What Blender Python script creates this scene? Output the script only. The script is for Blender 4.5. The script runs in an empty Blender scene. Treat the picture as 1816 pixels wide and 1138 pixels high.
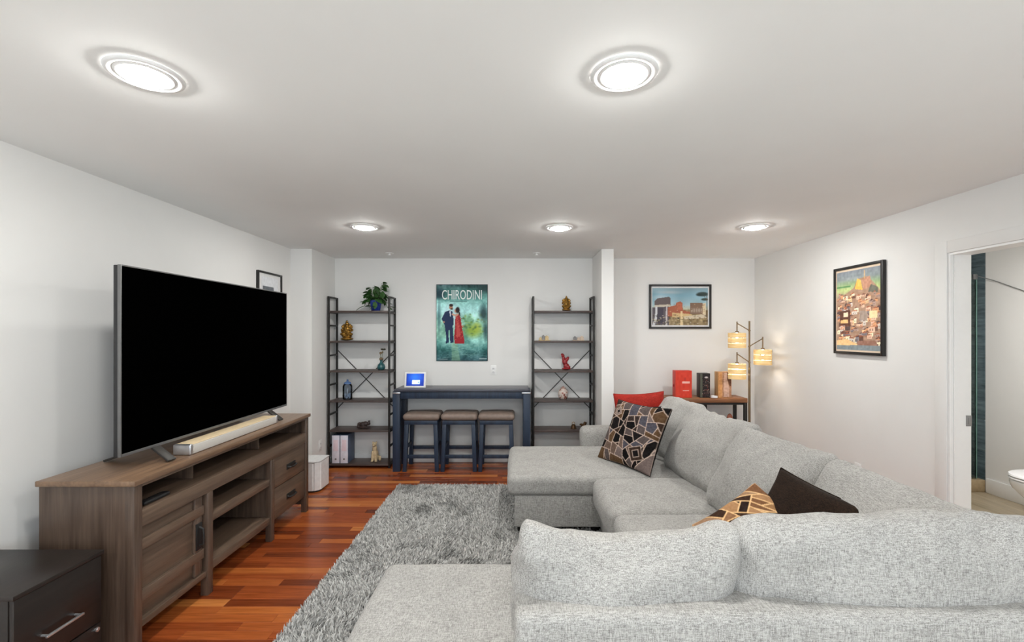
import bpy, bmesh, math, random
import numpy as np
from mathutils import Vector, Matrix, noise

scene = bpy.context.scene
col = scene.collection
random.seed(7)
R = math.radians

# ------------------------------------------------------------------ camera
F = 807.0                      # focal length in pixels of the 1816 px frame
CAMZ = 1.54
cam_data = bpy.data.cameras.new('camera')
cam_data.sensor_fit = 'HORIZONTAL'
cam_data.sensor_width = 36.0
cam_data.lens = 36.0 * F / 1816.0
cam_data.shift_x = -9.0 / 1816.0
cam_data.shift_y = 22.0 / 1816.0
cam_data.clip_start = 0.05
cam = bpy.data.objects.new('camera', cam_data)
col.objects.link(cam)
cam.location = (0, 0, CAMZ)
cam.rotation_euler = (R(90), 0, 0)
scene.camera = cam

# ------------------------------------------------------------------ world, daylight, exposure
world = bpy.data.worlds.new('World')
scene.world = world
world.use_nodes = True
world.node_tree.nodes['Background'].inputs[0].default_value = (0.72, 0.84, 1.0, 1)
world.node_tree.nodes['Background'].inputs[1].default_value = 1.0

def area(name, loc, rot, sx, sy, power, color):
    l = bpy.data.lights.new(name, 'AREA')
    l.shape = 'RECTANGLE'; l.size = sx; l.size_y = sy
    l.energy = power; l.color = color
    o = bpy.data.objects.new(name, l); col.objects.link(o)
    o.location = loc; o.rotation_euler = rot
    return o
# daylight entering through the wide window in the wall behind the camera
area('window_daylight', (0.3, -2.46, 1.36), (R(90), 0, 0), 4.2, 1.75, 54, (0.82, 0.92, 1.0))
DOWNLIGHT = 275.0
vs = scene.view_settings
vs.view_transform = 'Standard'
vs.look = 'None'
vs.exposure = 0.25
vs.gamma = 1.0
vs.use_curve_mapping = False
cy = scene.cycles
cy.max_bounces = 7; cy.diffuse_bounces = 5; cy.glossy_bounces = 3; cy.transmission_bounces = 6; cy.transparent_max_bounces = 6
cy.use_adaptive_sampling = True; cy.adaptive_threshold = 0.07; cy.adaptive_min_samples = 16
cy.caustics_reflective = False; cy.caustics_refractive = False

# ------------------------------------------------------------------ mesh helpers
def add_box(bm, x0, x1, y0, y1, z0, z1, bev=0.0, seg=2):
    r = bmesh.ops.create_cube(bm, size=1.0)
    vs_ = r['verts']
    for v in vs_:
        v.co = Vector(((x0 + x1) / 2 + v.co.x * (x1 - x0), (y0 + y1) / 2 + v.co.y * (y1 - y0), (z0 + z1) / 2 + v.co.z * (z1 - z0)))
    if bev > 0:
        es = list({e for v in vs_ for e in v.link_edges})
        bmesh.ops.bevel(bm, geom=es, offset=bev, segments=seg, affect='EDGES', profile=0.5)

def add_bar(bm, p0, p1, w, t, up=(0, 0, 1), bev=0.0):
    """rectangular bar between two points; w across, t along `up`"""
    p0 = Vector(p0); p1 = Vector(p1)
    d = (p1 - p0); L = d.length; d.normalize()
    u = Vector(up); s = d.cross(u); s.normalize(); u = s.cross(d)
    M = Matrix((( d.x, s.x, u.x, (p0.x + p1.x) / 2), (d.y, s.y, u.y, (p0.y + p1.y) / 2), (d.z, s.z, u.z, (p0.z + p1.z) / 2), (0, 0, 0, 1)))
    b2 = bmesh.new()
    add_box(b2, -L / 2, L / 2, -w / 2, w / 2, -t / 2, t / 2, bev, 2)
    b2.transform(M)
    merge(bm, b2)

def merge(bm, b2):
    me = bpy.data.meshes.new('tmp'); b2.to_mesh(me); b2.free()
    bm.from_mesh(me); bpy.data.meshes.remove(me)

def add_tube(bm, pts, r, n=8, r_end=None):
    pts = [Vector(p) for p in pts]
    rings = []
    prev = None
    for i, p in enumerate(pts):
        if i == 0: d = pts[1] - p
        elif i == len(pts) - 1: d = p - pts[i - 1]
        else: d = (pts[i + 1] - pts[i - 1])
        d.normalize()
        ref = prev if prev is not None else (Vector((0, 0, 1)) if abs(d.z) < .9 else Vector((1, 0, 0)))
        s = d.cross(ref)
        if s.length < 1e-4: s = d.cross(Vector((0, 1, 0)))
        s.normalize(); u = s.cross(d); prev = u
        rr = r if r_end is None else r + (r_end - r) * i / (len(pts) - 1)
        rings.append([bm.verts.new(p + (s * math.cos(a) + u * math.sin(a)) * rr) for a in [2 * math.pi * k / n for k in range(n)]])
    for a, b in zip(rings[:-1], rings[1:]):
        for k in range(n):
            bm.faces.new((a[k], a[(k + 1) % n], b[(k + 1) % n], b[k]))
    bm.faces.new(list(reversed(rings[0]))); bm.faces.new(rings[-1])

def add_lathe(bm, prof, c=(0, 0, 0), n=32, closed_top=True, closed_bot=True):
    rings = []
    for r, z in prof:
        rings.append([bm.verts.new((c[0] + r * math.cos(2 * math.pi * k / n), c[1] + r * math.sin(2 * math.pi * k / n), c[2] + z)) for k in range(n)])
    for a, b in zip(rings[:-1], rings[1:]):
        for k in range(n):
            bm.faces.new((a[k], a[(k + 1) % n], b[(k + 1) % n], b[k]))
    if closed_bot: bm.faces.new(list(reversed(rings[0])))
    if closed_top: bm.faces.new(rings[-1])

def add_loft(bm, rings, cap=True):
    rr = [[bm.verts.new(p) for p in ring] for ring in rings]
    n = len(rr[0])
    for a, b in zip(rr[:-1], rr[1:]):
        for k in range(n):
            bm.faces.new((a[k], a[(k + 1) % n], b[(k + 1) % n], b[k]))
    if cap:
        bm.faces.new(list(reversed(rr[0]))); bm.faces.new(rr[-1])

def add_ball(bm, c, r, rot=None, u=16, v=10):
    if not hasattr(r, '__len__'): r = (r, r, r)
    M = Matrix.Translation(Vector(c))
    if rot: M = M @ Matrix.Rotation(rot[2], 4, 'Z') @ Matrix.Rotation(rot[1], 4, 'Y') @ Matrix.Rotation(rot[0], 4, 'X')
    M = M @ Matrix.Diagonal((r[0], r[1], r[2], 1))
    bmesh.ops.create_uvsphere(bm, u_segments=u, v_segments=v, radius=1.0, matrix=M)

def add_prism(bm, pts, lo, hi, axis='z'):
    def P(a, b, h):
        return (a, b, h) if axis == 'z' else ((a, h, b) if axis == 'y' else (h, a, b))
    A = [bm.verts.new(P(a, b, lo)) for a, b in pts]
    B = [bm.verts.new(P(a, b, hi)) for a, b in pts]
    n = len(A)
    for k in range(n):
        bm.faces.new((A[k], A[(k + 1) % n], B[(k + 1) % n], B[k]))
    bm.faces.new(list(reversed(A))); bm.faces.new(B)

def root_loc(o):
    while o.parent is not None: o = o.parent
    return o.location

def finish(name, bm, mat, parent, smooth=True, local=False, angle=40):
    bmesh.ops.recalc_face_normals(bm, faces=bm.faces[:])
    if parent is not None and not local:
        l = root_loc(parent)
        bmesh.ops.translate(bm, verts=bm.verts[:], vec=-Vector(l))
    me = bpy.data.meshes.new(name); bm.to_mesh(me); bm.free()
    if mat is not None: me.materials.append(mat)
    if smooth:
        me.polygons.foreach_set('use_smooth', [True] * len(me.polygons))
        me.set_sharp_from_angle(angle=R(angle))
    o = bpy.data.objects.new(name, me); col.objects.link(o)
    if parent is not None: o.parent = parent
    return o

def part(name, bm, mat, parent, smooth=True, label=None, local=False, angle=40):
    o = finish(name, bm, mat, parent, smooth, local, angle)
    if label: o['label'] = label
    return o

def box_part(name, mat, parent, x0, x1, y0, y1, z0, z1, bev=0.003, seg=2, label=None):
    bm = bmesh.new(); add_box(bm, x0, x1, y0, y1, z0, z1, bev, seg)
    return part(name, bm, mat, parent, label=label)

def thing(name, label, cat, loc=(0, 0, 0), group=None, rotz=0.0):
    o = bpy.data.objects.new(name, None); col.objects.link(o)
    o.empty_display_size = 0.1
    o.location = loc; o.rotation_euler = (0, 0, rotz)
    o['label'] = label; o['category'] = cat
    if group: o['group'] = group
    return o

def single(name, bm, mat, label, cat, group=None, smooth=True, angle=40):
    vs_ = bm.verts
    xs = [v.co.x for v in vs_]; ys = [v.co.y for v in vs_]; zs = [v.co.z for v in vs_]
    base = Vector(((min(xs) + max(xs)) / 2, (min(ys) + max(ys)) / 2, min(zs)))
    bmesh.ops.translate(bm, verts=bm.verts[:], vec=-base)
    o = finish(name, bm, mat, None, smooth, True, angle)
    o.location = base
    o['label'] = label; o['category'] = cat
    if group: o['group'] = group
    return o

def struct(name, bm, mat, label=None, cat=None, smooth=False, parent=None):
    o = finish(name, bm, mat, parent, smooth, True)
    o['kind'] = 'structure'
    if label: o['label'] = label
    if cat: o['category'] = cat
    return o

# ------------------------------------------------------------------ materials
def srgb(r, g, b):
    f = lambda c: (c / 255 / 12.92) if c / 255 <= .04045 else ((c / 255 + .055) / 1.055) ** 2.4
    return (f(r), f(g), f(b), 1.0)

def new_mat(name):
    m = bpy.data.materials.new(name); m.use_nodes = True
    nt = m.node_tree
    return m, nt, nt.nodes['Principled BSDF']

def N(nt, typ, **kw):
    n = nt.nodes.new(typ)
    for k, v in kw.items(): setattr(n, k, v)
    return n

def ramp(nt, fac, stops):
    r = N(nt, 'ShaderNodeValToRGB')
    el = r.color_ramp.elements
    while len(el) < len(stops): el.new(0.5)
    for e, (p, c) in zip(el, stops): e.position = p; e.color = c
    nt.links.new(fac, r.inputs[0])
    return r.outputs[0]

def noise_tex(nt, scale_vec, scale=1.0, detail=3.0, rough=0.55, coord='Object', rot=(0, 0, 0)):
    tc = N(nt, 'ShaderNodeTexCoord'); mp = N(nt, 'ShaderNodeMapping')
    mp.inputs['Scale'].default_value = scale_vec; mp.inputs['Rotation'].default_value = rot
    nt.links.new(tc.outputs[coord], mp.inputs[0])
    n = N(nt, 'ShaderNodeTexNoise'); n.inputs['Scale'].default_value = scale
    n.inputs['Detail'].default_value = detail; n.inputs['Roughness'].default_value = rough
    nt.links.new(mp.outputs[0], n.inputs['Vector'])
    return n.outputs['Fac'], mp

def bump(nt, bsdf, fac, strength, dist=0.01):
    b = N(nt, 'ShaderNodeBump'); b.inputs['Strength'].default_value = strength; b.inputs['Distance'].default_value = dist
    nt.links.new(fac, b.inputs['Height']); nt.links.new(b.outputs[0], bsdf.inputs['Normal'])

def plain(name, c, rough=0.5, metal=0.0, var=0.06, scale=30.0, spec=0.5, bmp=0.0):
    """single colour with a faint procedural mottling"""
    m, nt, b = new_mat(name)
    f, _ = noise_tex(nt, (1, 1, 1), scale)
    d = tuple(x * (1 - var) for x in c[:3]) + (1,); l = tuple(min(1, x * (1 + var)) for x in c[:3]) + (1,)
    nt.links.new(ramp(nt, f, [(0.3, d), (0.7, l)]), b.inputs['Base Color'])
    b.inputs['Roughness'].default_value = rough; b.inputs['Metallic'].default_value = metal
    b.inputs['Specular IOR Level'].default_value = spec
    if bmp: bump(nt, b, f, bmp)
    return m

def wood(name, c1, c2, axis='y', rough=0.45, fine=60.0, along=3.0, spec=0.5, streak=None):
    m, nt, b = new_mat(name)
    s = {'x': (along, fine, fine), 'y': (fine, along, fine), 'z': (fine, fine, along)}[axis]
    f, _ = noise_tex(nt, s, 1.0, 4.0, 0.6)
    f2, _ = noise_tex(nt, tuple(x * .22 for x in s), 1.0, 2.0)
    mx = N(nt, 'ShaderNodeMath', operation='ADD'); mx.use_clamp = True
    ml = N(nt, 'ShaderNodeMath', operation='MULTIPLY'); ml.inputs[1].default_value = .5
    ml2 = N(nt, 'ShaderNodeMath', operation='MULTIPLY'); ml2.inputs[1].default_value = .5
    nt.links.new(f, ml.inputs[0]); nt.links.new(f2, ml2.inputs[0])
    nt.links.new(ml.outputs[0], mx.inputs[0]); nt.links.new(ml2.outputs[0], mx.inputs[1])
    nt.links.new(ramp(nt, mx.outputs[0], [(0.34, c1), (0.66, c2)]), b.inputs['Base Color'])
    b.inputs['Roughness'].default_value = rough; b.inputs['Specular IOR Level'].default_value = spec
    bump(nt, b, f, 0.12, 0.004)
    return m

def fabric(name, dark, light, scale=1.0, rough=0.95, contrast=(0.40, 0.60), bmp=0.35, sheen=0.2, low=.2):
    m, nt, b = new_mat(name)
    a, _ = noise_tex(nt, (48 * scale, 440 * scale, 440 * scale), 1.0, 1.5)
    c, _ = noise_tex(nt, (440 * scale, 48 * scale, 440 * scale), 1.0, 1.5)
    e, _ = noise_tex(nt, (440 * scale, 440 * scale, 48 * scale), 1.0, 1.5)
    g, _ = noise_tex(nt, (9, 9, 9), 1.0, 2)
    s1 = N(nt, 'ShaderNodeMath', operation='ADD'); s2 = N(nt, 'ShaderNodeMath', operation='ADD')
    nt.links.new(a, s1.inputs[0]); nt.links.new(c, s1.inputs[1])
    nt.links.new(s1.outputs[0], s2.inputs[0]); nt.links.new(e, s2.inputs[1])
    d = N(nt, 'ShaderNodeMath', operation='MULTIPLY'); d.inputs[1].default_value = 1 / 3.0
    nt.links.new(s2.outputs[0], d.inputs[0])
    k = N(nt, 'ShaderNodeMath', operation='MULTIPLY_ADD'); k.inputs[1].default_value = low; k.inputs[2].default_value = -low / 2
    nt.links.new(g, k.inputs[0])
    t = N(nt, 'ShaderNodeMath', operation='ADD'); nt.links.new(d.outputs[0], t.inputs[0]); nt.links.new(k.outputs[0], t.inputs[1])
    nt.links.new(ramp(nt, t.outputs[0], [(contrast[0], dark), (contrast[1], light)]), b.inputs['Base Color'])
    b.inputs['Roughness'].default_value = rough; b.inputs['Specular IOR Level'].default_value = 0.15
    b.inputs['Sheen Weight'].default_value = sheen
    bump(nt, b, d.outputs[0], bmp, 0.004)
    return m

def glow(name, c, strength):
    m, nt, b = new_mat(name)
    b.inputs['Base Color'].default_value = c
    b.inputs['Emission Color'].default_value = c; b.inputs['Emission Strength'].default_value = strength
    return m

def painted(name, rough=0.6, spec=0.3, emis=0.0):
    """colours come from the mesh's printed colour attribute"""
    m, nt, b = new_mat(name)
    a = N(nt, 'ShaderNodeVertexColor'); a.layer_name = 'print'
    nt.links.new(a.outputs[0], b.inputs['Base Color'])
    b.inputs['Roughness'].default_value = rough; b.inputs['Specular IOR Level'].default_value = spec
    if emis:
        nt.links.new(a.outputs[0], b.inputs['Emission Color']); b.inputs['Emission Strength'].default_value = emis
    return m

def glass(name, tint=(0.9, 0.97, 0.95, 1), rough=0.0, ior=1.45):
    """thin clear glass: tinted straight-through light plus Fresnel reflection"""
    m, nt, b = new_mat(name)
    out = nt.nodes['Material Output']
    tr = N(nt, 'ShaderNodeBsdfTransparent'); gl = N(nt, 'ShaderNodeBsdfGlossy'); fr = N(nt, 'ShaderNodeFresnel'); mx = N(nt, 'ShaderNodeMixShader')
    tr.inputs[0].default_value = tint; gl.inputs['Roughness'].default_value = rough + .02; fr.inputs[0].default_value = ior
    nt.links.new(fr.outputs[0], mx.inputs[0]); nt.links.new(tr.outputs[0], mx.inputs[1]); nt.links.new(gl.outputs[0], mx.inputs[2])
    nt.links.new(mx.outputs[0], out.inputs[0])
    return m

def cherry():
    m, nt, b = new_mat('cherry_plank')
    oi = N(nt, 'ShaderNodeObjectInfo'); ge = N(nt, 'ShaderNodeNewGeometry')
    ad = N(nt, 'ShaderNodeMath', operation='ADD'); fr = N(nt, 'ShaderNodeMath', operation='FRACT')
    nt.links.new(oi.outputs['Random'], ad.inputs[0]); nt.links.new(ge.outputs['Random Per Island'], ad.inputs[1])
    nt.links.new(ad.outputs[0], fr.inputs[0])
    base = ramp(nt, fr.outputs[0], [(0.0, srgb(104, 47, 24)), (0.3, srgb(142, 68, 32)), (0.6, srgb(160, 80, 38)), (0.85, srgb(182, 101, 48)), (1.0, srgb(204, 128, 66))])
    f, mp = noise_tex(nt, (4, 70, 70), 1.0, 4)
    cmb = N(nt, 'ShaderNodeCombineXYZ'); m1 = N(nt, 'ShaderNodeMath', operation='MULTIPLY'); m1.inputs[1].default_value = 37.0
    nt.links.new(fr.outputs[0], m1.inputs[0]); nt.links.new(m1.outputs[0], cmb.inputs[0]); nt.links.new(m1.outputs[0], cmb.inputs[1])
    nt.links.new(cmb.outputs[0], mp.inputs['Location'])
    hs = N(nt, 'ShaderNodeMix', data_type='RGBA', blend_type='MULTIPLY'); hs.inputs[0].default_value = 1.0
    nt.links.new(base, hs.inputs[6])
    nt.links.new(ramp(nt, f, [(0.3, (0.62, 0.58, 0.55, 1)), (0.65, (1, 1, 1, 1))]), hs.inputs[7])
    nt.links.new(hs.outputs[2], b.inputs['Base Color'])
    b.inputs['Roughness'].default_value = 0.27
    b.inputs['Specular IOR Level'].default_value = 0.45
    bump(nt, b, f, 0.04, 0.002)
    return m

def rug_mat():
    m, nt, b = new_mat('rug_pile')
    ge = N(nt, 'ShaderNodeNewGeometry')
    nt.links.new(ramp(nt, ge.outputs['Random Per Island'], [(0.0, srgb(124, 123, 121)), (0.4, srgb(180, 179, 176)), (1.0, srgb(216, 215, 212))]), b.inputs['Base Color'])
    b.inputs['Roughness'].default_value = 0.9; b.inputs['Specular IOR Level'].default_value = 0.1
    return m

def shade_mat():
    m, nt, b = new_mat('lamp_shade')
    out = nt.nodes['Material Output']
    f, _ = noise_tex(nt, (8, 8, 260), 1.0, 2)
    c = ramp(nt, f, [(0.3, srgb(226, 196, 136)), (0.7, srgb(250, 234, 190))])
    tr = N(nt, 'ShaderNodeBsdfTranslucent'); di = N(nt, 'ShaderNodeBsdfDiffuse'); mx = N(nt, 'ShaderNodeMixShader')
    nt.links.new(c, tr.inputs[0]); nt.links.new(c, di.inputs[0]); mx.inputs[0].default_value = 0.20
    nt.links.new(di.outputs[0], mx.inputs[1]); nt.links.new(tr.outputs[0], mx.inputs[2])
    nt.links.new(mx.outputs[0], out.inputs[0])
    return m

WALL = plain('wall_paint', (0.78, 0.775, 0.76, 1), 0.75, var=0.012, scale=3.0, spec=0.2)
CEIL = plain('ceiling_paint', (0.87, 0.87, 0.86, 1), 0.85, var=0.012, scale=2.0, spec=0.2)
TRIM = plain('trim_paint', (0.83, 0.83, 0.82, 1), 0.4, var=0.01)
CHERRY = cherry()
SUBFLOOR = plain('subfloor', srgb(50, 20, 10), 0.9)
SOFA = fabric('sofa_weave', srgb(112, 110, 107), srgb(186, 184, 180), contrast=(0.37, 0.60), bmp=0.30, sheen=0.1, low=.08)
SOFA_BASE = SOFA
RUG = rug_mat(); RUGBASE = plain('rug_backing', srgb(90, 90, 90), 0.95)
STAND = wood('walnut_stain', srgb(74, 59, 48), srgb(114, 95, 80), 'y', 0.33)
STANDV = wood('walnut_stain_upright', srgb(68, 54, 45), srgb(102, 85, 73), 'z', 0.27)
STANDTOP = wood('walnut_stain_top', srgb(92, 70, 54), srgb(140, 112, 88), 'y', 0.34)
BLACKMETAL = plain('black_metal', srgb(38, 36, 34), 0.5, 0.2)
IRON = plain('dark_iron', srgb(58, 55, 52), 0.5, 0.3)
SCREEN = plain('screen_black', (0.0004, 0.0004, 0.0004, 1), 0.6, var=0, spec=0.0)
TVBODY = plain('tv_plastic', srgb(30, 30, 32), 0.45)
SILVER = plain('brushed_silver', srgb(150, 150, 150), 0.35, 0.7)
CHROME = plain('chrome', srgb(206, 206, 208), 0.3, 0.9)
BARFRONT = plain('speaker_cloth', srgb(190, 186, 180), 0.8, var=0.1, scale=400)
BARTOP = plain('soundbar_top', srgb(226, 204, 166), 0.45)
WHITEPL = plain('white_plastic', srgb(228, 228, 228), 0.4)
CAB = wood('espresso_laminate', srgb(26, 22, 20), srgb(40, 33, 30), 'y', 0.35)
NAVY = wood('navy_paint', srgb(22, 33, 50), srgb(38, 55, 78), 'z', 0.5)
NAVYTOP = wood('navy_top', srgb(58, 60, 70), srgb(84, 84, 92), 'x', 0.3)
LEATHER = plain('taupe_leather', srgb(128, 112, 102), 0.5, var=0.12, scale=25, bmp=0.1)
SHELFWOOD = wood('shelf_board', srgb(58, 48, 46), srgb(88, 74, 68), 'x', 0.45)
GOLD = plain('antique_gold', srgb(150, 112, 50), 0.35, 0.85, var=0.4, scale=60)
BRONZE = plain('dark_bronze', srgb(80, 58, 36), 0.4, 0.7, var=0.4, scale=60)
DARKFIG = plain('dark_figure', srgb(52, 38, 34), 0.4, var=0.4, scale=70)
REDLAC = plain('red_lacquer', srgb(142, 24, 30), 0.3, var=0.25, scale=60)
VELVET = fabric('dark_brown_plush', srgb(20, 13, 9), srgb(46, 33, 24), 0.6, bmp=0.5, sheen=0.03)
BLACKFAB = fabric('black_fabric', srgb(18, 16, 16), srgb(40, 36, 36), 0.8, sheen=0.03)
REDFAB = fabric('red_satin', srgb(128, 26, 18), srgb(172, 44, 32), 0.6, 0.6, bmp=0.2, sheen=0.05)
PRINT = painted('print'); PILLOWPRINT = painted('woven_pattern', 0.9, 0.1)
SCREENPRINT = painted('lit_screen', 0.3, 0.3, 0.75)
BLACKFRAME = plain('black_frame', srgb(28, 26, 25), 0.4)
MAT_BOARD = plain('mat_board', srgb(226, 226, 226), 0.8)
RUSTIC = wood('rustic_oak', srgb(104, 64, 38), srgb(158, 108, 70), 'x', 0.5)
BRASS = plain('antique_brass', srgb(122, 102, 76), 0.4, 0.6)
SHADE = shade_mat()
BULB = glow('bulb', (1.0, 0.93, 0.80, 1), 8.0)
LENS = glow('light_lens', (1.0, 0.99, 0.95, 1), DOWNLIGHT)
GREEN = plain('leaf', srgb(52, 92, 40), 0.5, var=0.35, scale=25)
STEM = plain('stem', srgb(70, 96, 48), 0.6)
BLUEPOT = plain('cobalt_glaze', srgb(38, 58, 138), 0.2, var=0.35, scale=40)
TEAL = plain('teal_glaze', srgb(44, 92, 96), 0.15, var=0.3, scale=40)
BEIGE = plain('beige_resin', srgb(206, 184, 146), 0.5, var=0.2, scale=60)
SOIL = plain('soil', srgb(50, 36, 28), 0.95)
CERAMIC = plain('white_ceramic', srgb(236, 236, 238), 0.12, var=0.005)
TILE = wood('shower_tile', srgb(52, 66, 72), srgb(104, 122, 130), 'y', 0.15, fine=40, along=6)
GROUT = plain('grout', srgb(110, 120, 118), 0.9)
GLASS = glass('clear_glass'); GREENEDGE = plain('glass_edge', srgb(120, 160, 150), 0.2)
BATHPLANK = wood('pale_oak_plank', srgb(150, 136, 112), srgb(186, 172, 148), 'y', 0.4, fine=30)
TANSTONE = plain('tan_stone', srgb(176, 156, 124), 0.5, var=0.15, scale=20)

# ------------------------------------------------------------------ room shell
XL, XR, YB, YF, H = -2.41, 2.85, 5.46, -2.5, 2.44
WT = 0.14
DY0, DY1, DZ = 2.14, 3.01, 2.07       # bathroom doorway in the right wall
BX1 = 4.55                            # bathroom's far wall

bm = bmesh.new(); add_box(bm, XL - .15, BX1 + .15, YF - .15, YB + .15, H, H + .12); ceiling = struct('ceiling', bm, CEIL, 'smooth white painted ceiling with recessed lights', 'ceiling')
bm = bmesh.new(); add_box(bm, XL - .15, XL, YF, YB + .15, 0, H); struct('wall_left', bm, WALL, 'white painted wall behind the television', 'wall')
bm = bmesh.new(); add_box(bm, XL, BX1 + .15, YB, YB + .15, 0, H); struct('wall_back', bm, WALL, 'white painted wall behind the shelves and the narrow table', 'wall')
bm = bmesh.new(); add_box(bm, XL, -2.183, 4.84, YB, 0, H); struct('wall_column_left', bm, WALL, 'white boxed column in the corner beside the left shelf unit', 'column')
bm = bmesh.new(); add_box(bm, 0.903, 1.032, 4.86, YB, 0, H); struct('wall_stub', bm, WALL, 'white wall stub between right shelf unit and framed ruins picture', 'wall')
bm = bmesh.new()
add_box(bm, XR, XR + WT, DY1, YB, 0, H); add_box(bm, XR, XR + WT, YF, DY0, 0, H); add_box(bm, XR, XR + WT, DY0, DY1, DZ, H)
struct('wall_right', bm, WALL, 'white painted wall with the open bathroom doorway', 'wall')
# rear wall with a wide window opening (behind the camera)
bm = bmesh.new()
add_box(bm, XL - .15, BX1 + .15, YF - .15, YF, 0, .45); add_box(bm, XL - .15, BX1 + .15, YF - .15, YF, 2.28, H)
add_box(bm, XL - .15, -1.85, YF - .15, YF, .45, 2.28); add_box(bm, 2.45, BX1 + .15, YF - .15, YF, .45, 2.28)
struct('wall_rear', bm, WALL, 'white wall with a wide window behind the camera', 'wall')
win = bmesh.new()
for x in (-1.85, -.44, .98, 2.4): add_box(win, x, x + .05, YF - .10, YF - .05, .45, 2.28)
add_box(win, -1.85, 2.45, YF - .10, YF - .05, .45, .5); add_box(win, -1.85, 2.45, YF - .10, YF - .05, 2.23, 2.28)
struct('window_1', win, TRIM, 'wide white framed window behind the camera', 'window')

# floor: subfloor plus cherry strips
bm = bmesh.new(); add_box(bm, XL - .15, XR + .07, YF - .15, YB + .15, -.06, -.0125)
floor = struct('floor', bm, SUBFLOOR, 'glossy reddish cherry strip floor', 'floor')
PW = 0.0705
plank_cache = {}
def plank_mesh(L):
    k = round(L, 3)
    if k not in plank_cache:
        b = bmesh.new()
        g = .0006; ch = .0012
        x0, x1, y0, y1 = -L / 2 + g, L / 2 - g, -PW / 2 + g, PW / 2 - g
        lo = [b.verts.new((x, y, -.0125)) for x, y in ((x0, y0), (x1, y0), (x1, y1), (x0, y1))]
        mi = [b.verts.new((x, y, -ch)) for x, y in ((x0, y0), (x1, y0), (x1, y1), (x0, y1))]
        hi = [b.verts.new((x, y, 0)) for x, y in ((x0 + ch, y0 + ch), (x1 - ch, y0 + ch), (x1 - ch, y1 - ch), (x0 + ch, y1 - ch))]
        for a, c in ((lo, mi), (mi, hi)):
            for i in range(4): b.faces.new((a[i], a[(i + 1) % 4], c[(i + 1) % 4], c[i]))
        b.faces.new(hi); b.faces.new(list(reversed(lo)))
        me = bpy.data.meshes.new('plank'); b.to_mesh(me); b.free(); me.materials.append(CHERRY)
        plank_cache[k] = me
    return plank_cache[k]
rest_v, rest_f = [], []
rng = random.Random(3)
y = YB - PW / 2
n_planks = 0
YBOUNCE = 0.95
while y - PW / 2 > YBOUNCE:
    x = XL
    first = rng.choice([.15, .3, .45, .6, .75])
    while x < XR - 1e-6:
        L = first if first else rng.choice([.35, .45, .55, .65, .8, .95, 1.1])
        first = None
        if XR - (x + L) < .2: L = XR - x
        x1 = x + L
        seen = (x1 > -1.95 and x < -1.15 and y > 1.75) or (y > 4.5 and x1 > -2.2 and x < .15)
        me = plank_mesh(L)
        if seen:
            o = bpy.data.objects.new('plank', me); col.objects.link(o); o.parent = floor
            o.location = ((x + x1) / 2, y, 0); n_planks += 1
        else:
            n0 = len(rest_v)
            rest_v += [(v.co.x + (x + x1) / 2, v.co.y + y, v.co.z) for v in me.vertices]
            rest_f += [[n0 + i for i in p.vertices] for p in me.polygons]
        x = x1
    y -= PW
me = bpy.data.meshes.new('plank'); me.from_pydata(rest_v, [], rest_f); me.materials.append(CHERRY)
o = bpy.data.objects.new('plank_field', me); col.objects.link(o); o.parent = floor; o['kind'] = 'stuff'

# unseen pale floor added behind the camera so bounced light stays neutral
bm = bmesh.new(); add_box(bm, XL - .15, XR + .07, YF - .15, y + PW / 2, -.012, 0)
struct('floor_rear_bounce', bm, plain('pale_bounce', srgb(206, 202, 194), .5, var=.05, scale=4), 'unseen pale floor behind the camera, added to neutralise bounced light', 'floor')
# baseboards and casing
def base_board(name, x0, x1, y0, y1):
    bm = bmesh.new(); add_box(bm, x0, x1, y0, y1, 0, .10, .004); struct(name, bm, TRIM, None, None, True)
base_board('baseboard_back', -2.183, .903, YB - .014, YB)
base_board('baseboard_back_corner', 1.032, XR, YB - .014, YB)
base_board('baseboard_left', XL, XL + .014, YF, 4.84)
base_board('baseboard_column', XL + .014, -2.183, 4.826, 4.84)
base_board('baseboard_column_side', -2.183, -2.169, 4.826, YB - .014)
base_board('baseboard_right', XR - .014, XR, DY1 + .095, YB - .014)
base_board('baseboard_right_near', XR - .014, XR, YF, DY0 - .095)
bm = bmesh.new()
add_box(bm, XR - .009, XR, DY1, DY1 + .085, 0, DZ + .08, .003); add_box(bm, XR - .009, XR, DY0 - .085, DY0, 0, DZ + .08, .003)
add_box(bm, XR - .0085, XR, DY0, DY1, DZ, DZ + .08, .003)
trim1 = struct('trim_1', bm, WALL, 'white flat casing around the bathroom doorway', 'trim', True)
bm = bmesh.new()
add_box(bm, XR, XR + WT, DY1 - .014, DY1, 0, DZ); add_box(bm, XR, XR + WT, DY0, DY0 + .014, 0, DZ); add_box(bm, XR, XR + WT, DY0 + .014, DY1 - .014, DZ - .014, DZ)
for xx in (XR + .03, XR + .036): pass
add_box(bm, XR + .022, XR + .030, DY1 - .020, DY1 - .014, 0, DZ - .014, .001)
trim2 = struct('trim_2', bm, TRIM, 'white jamb lining inside the bathroom doorway', 'trim', True)
bm = bmesh.new(); add_box(bm, XR + .105, XR + .139, DY1 - .019, DY1 - .0135, .93, 1.0, .001); add_box(bm, XR + .115, XR + .129, DY1 - .022, DY1 - .018, .945, .985, .001)
struct('latch_plate', bm, SILVER, 'grey metal latch plate', None, True, trim2)

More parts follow.
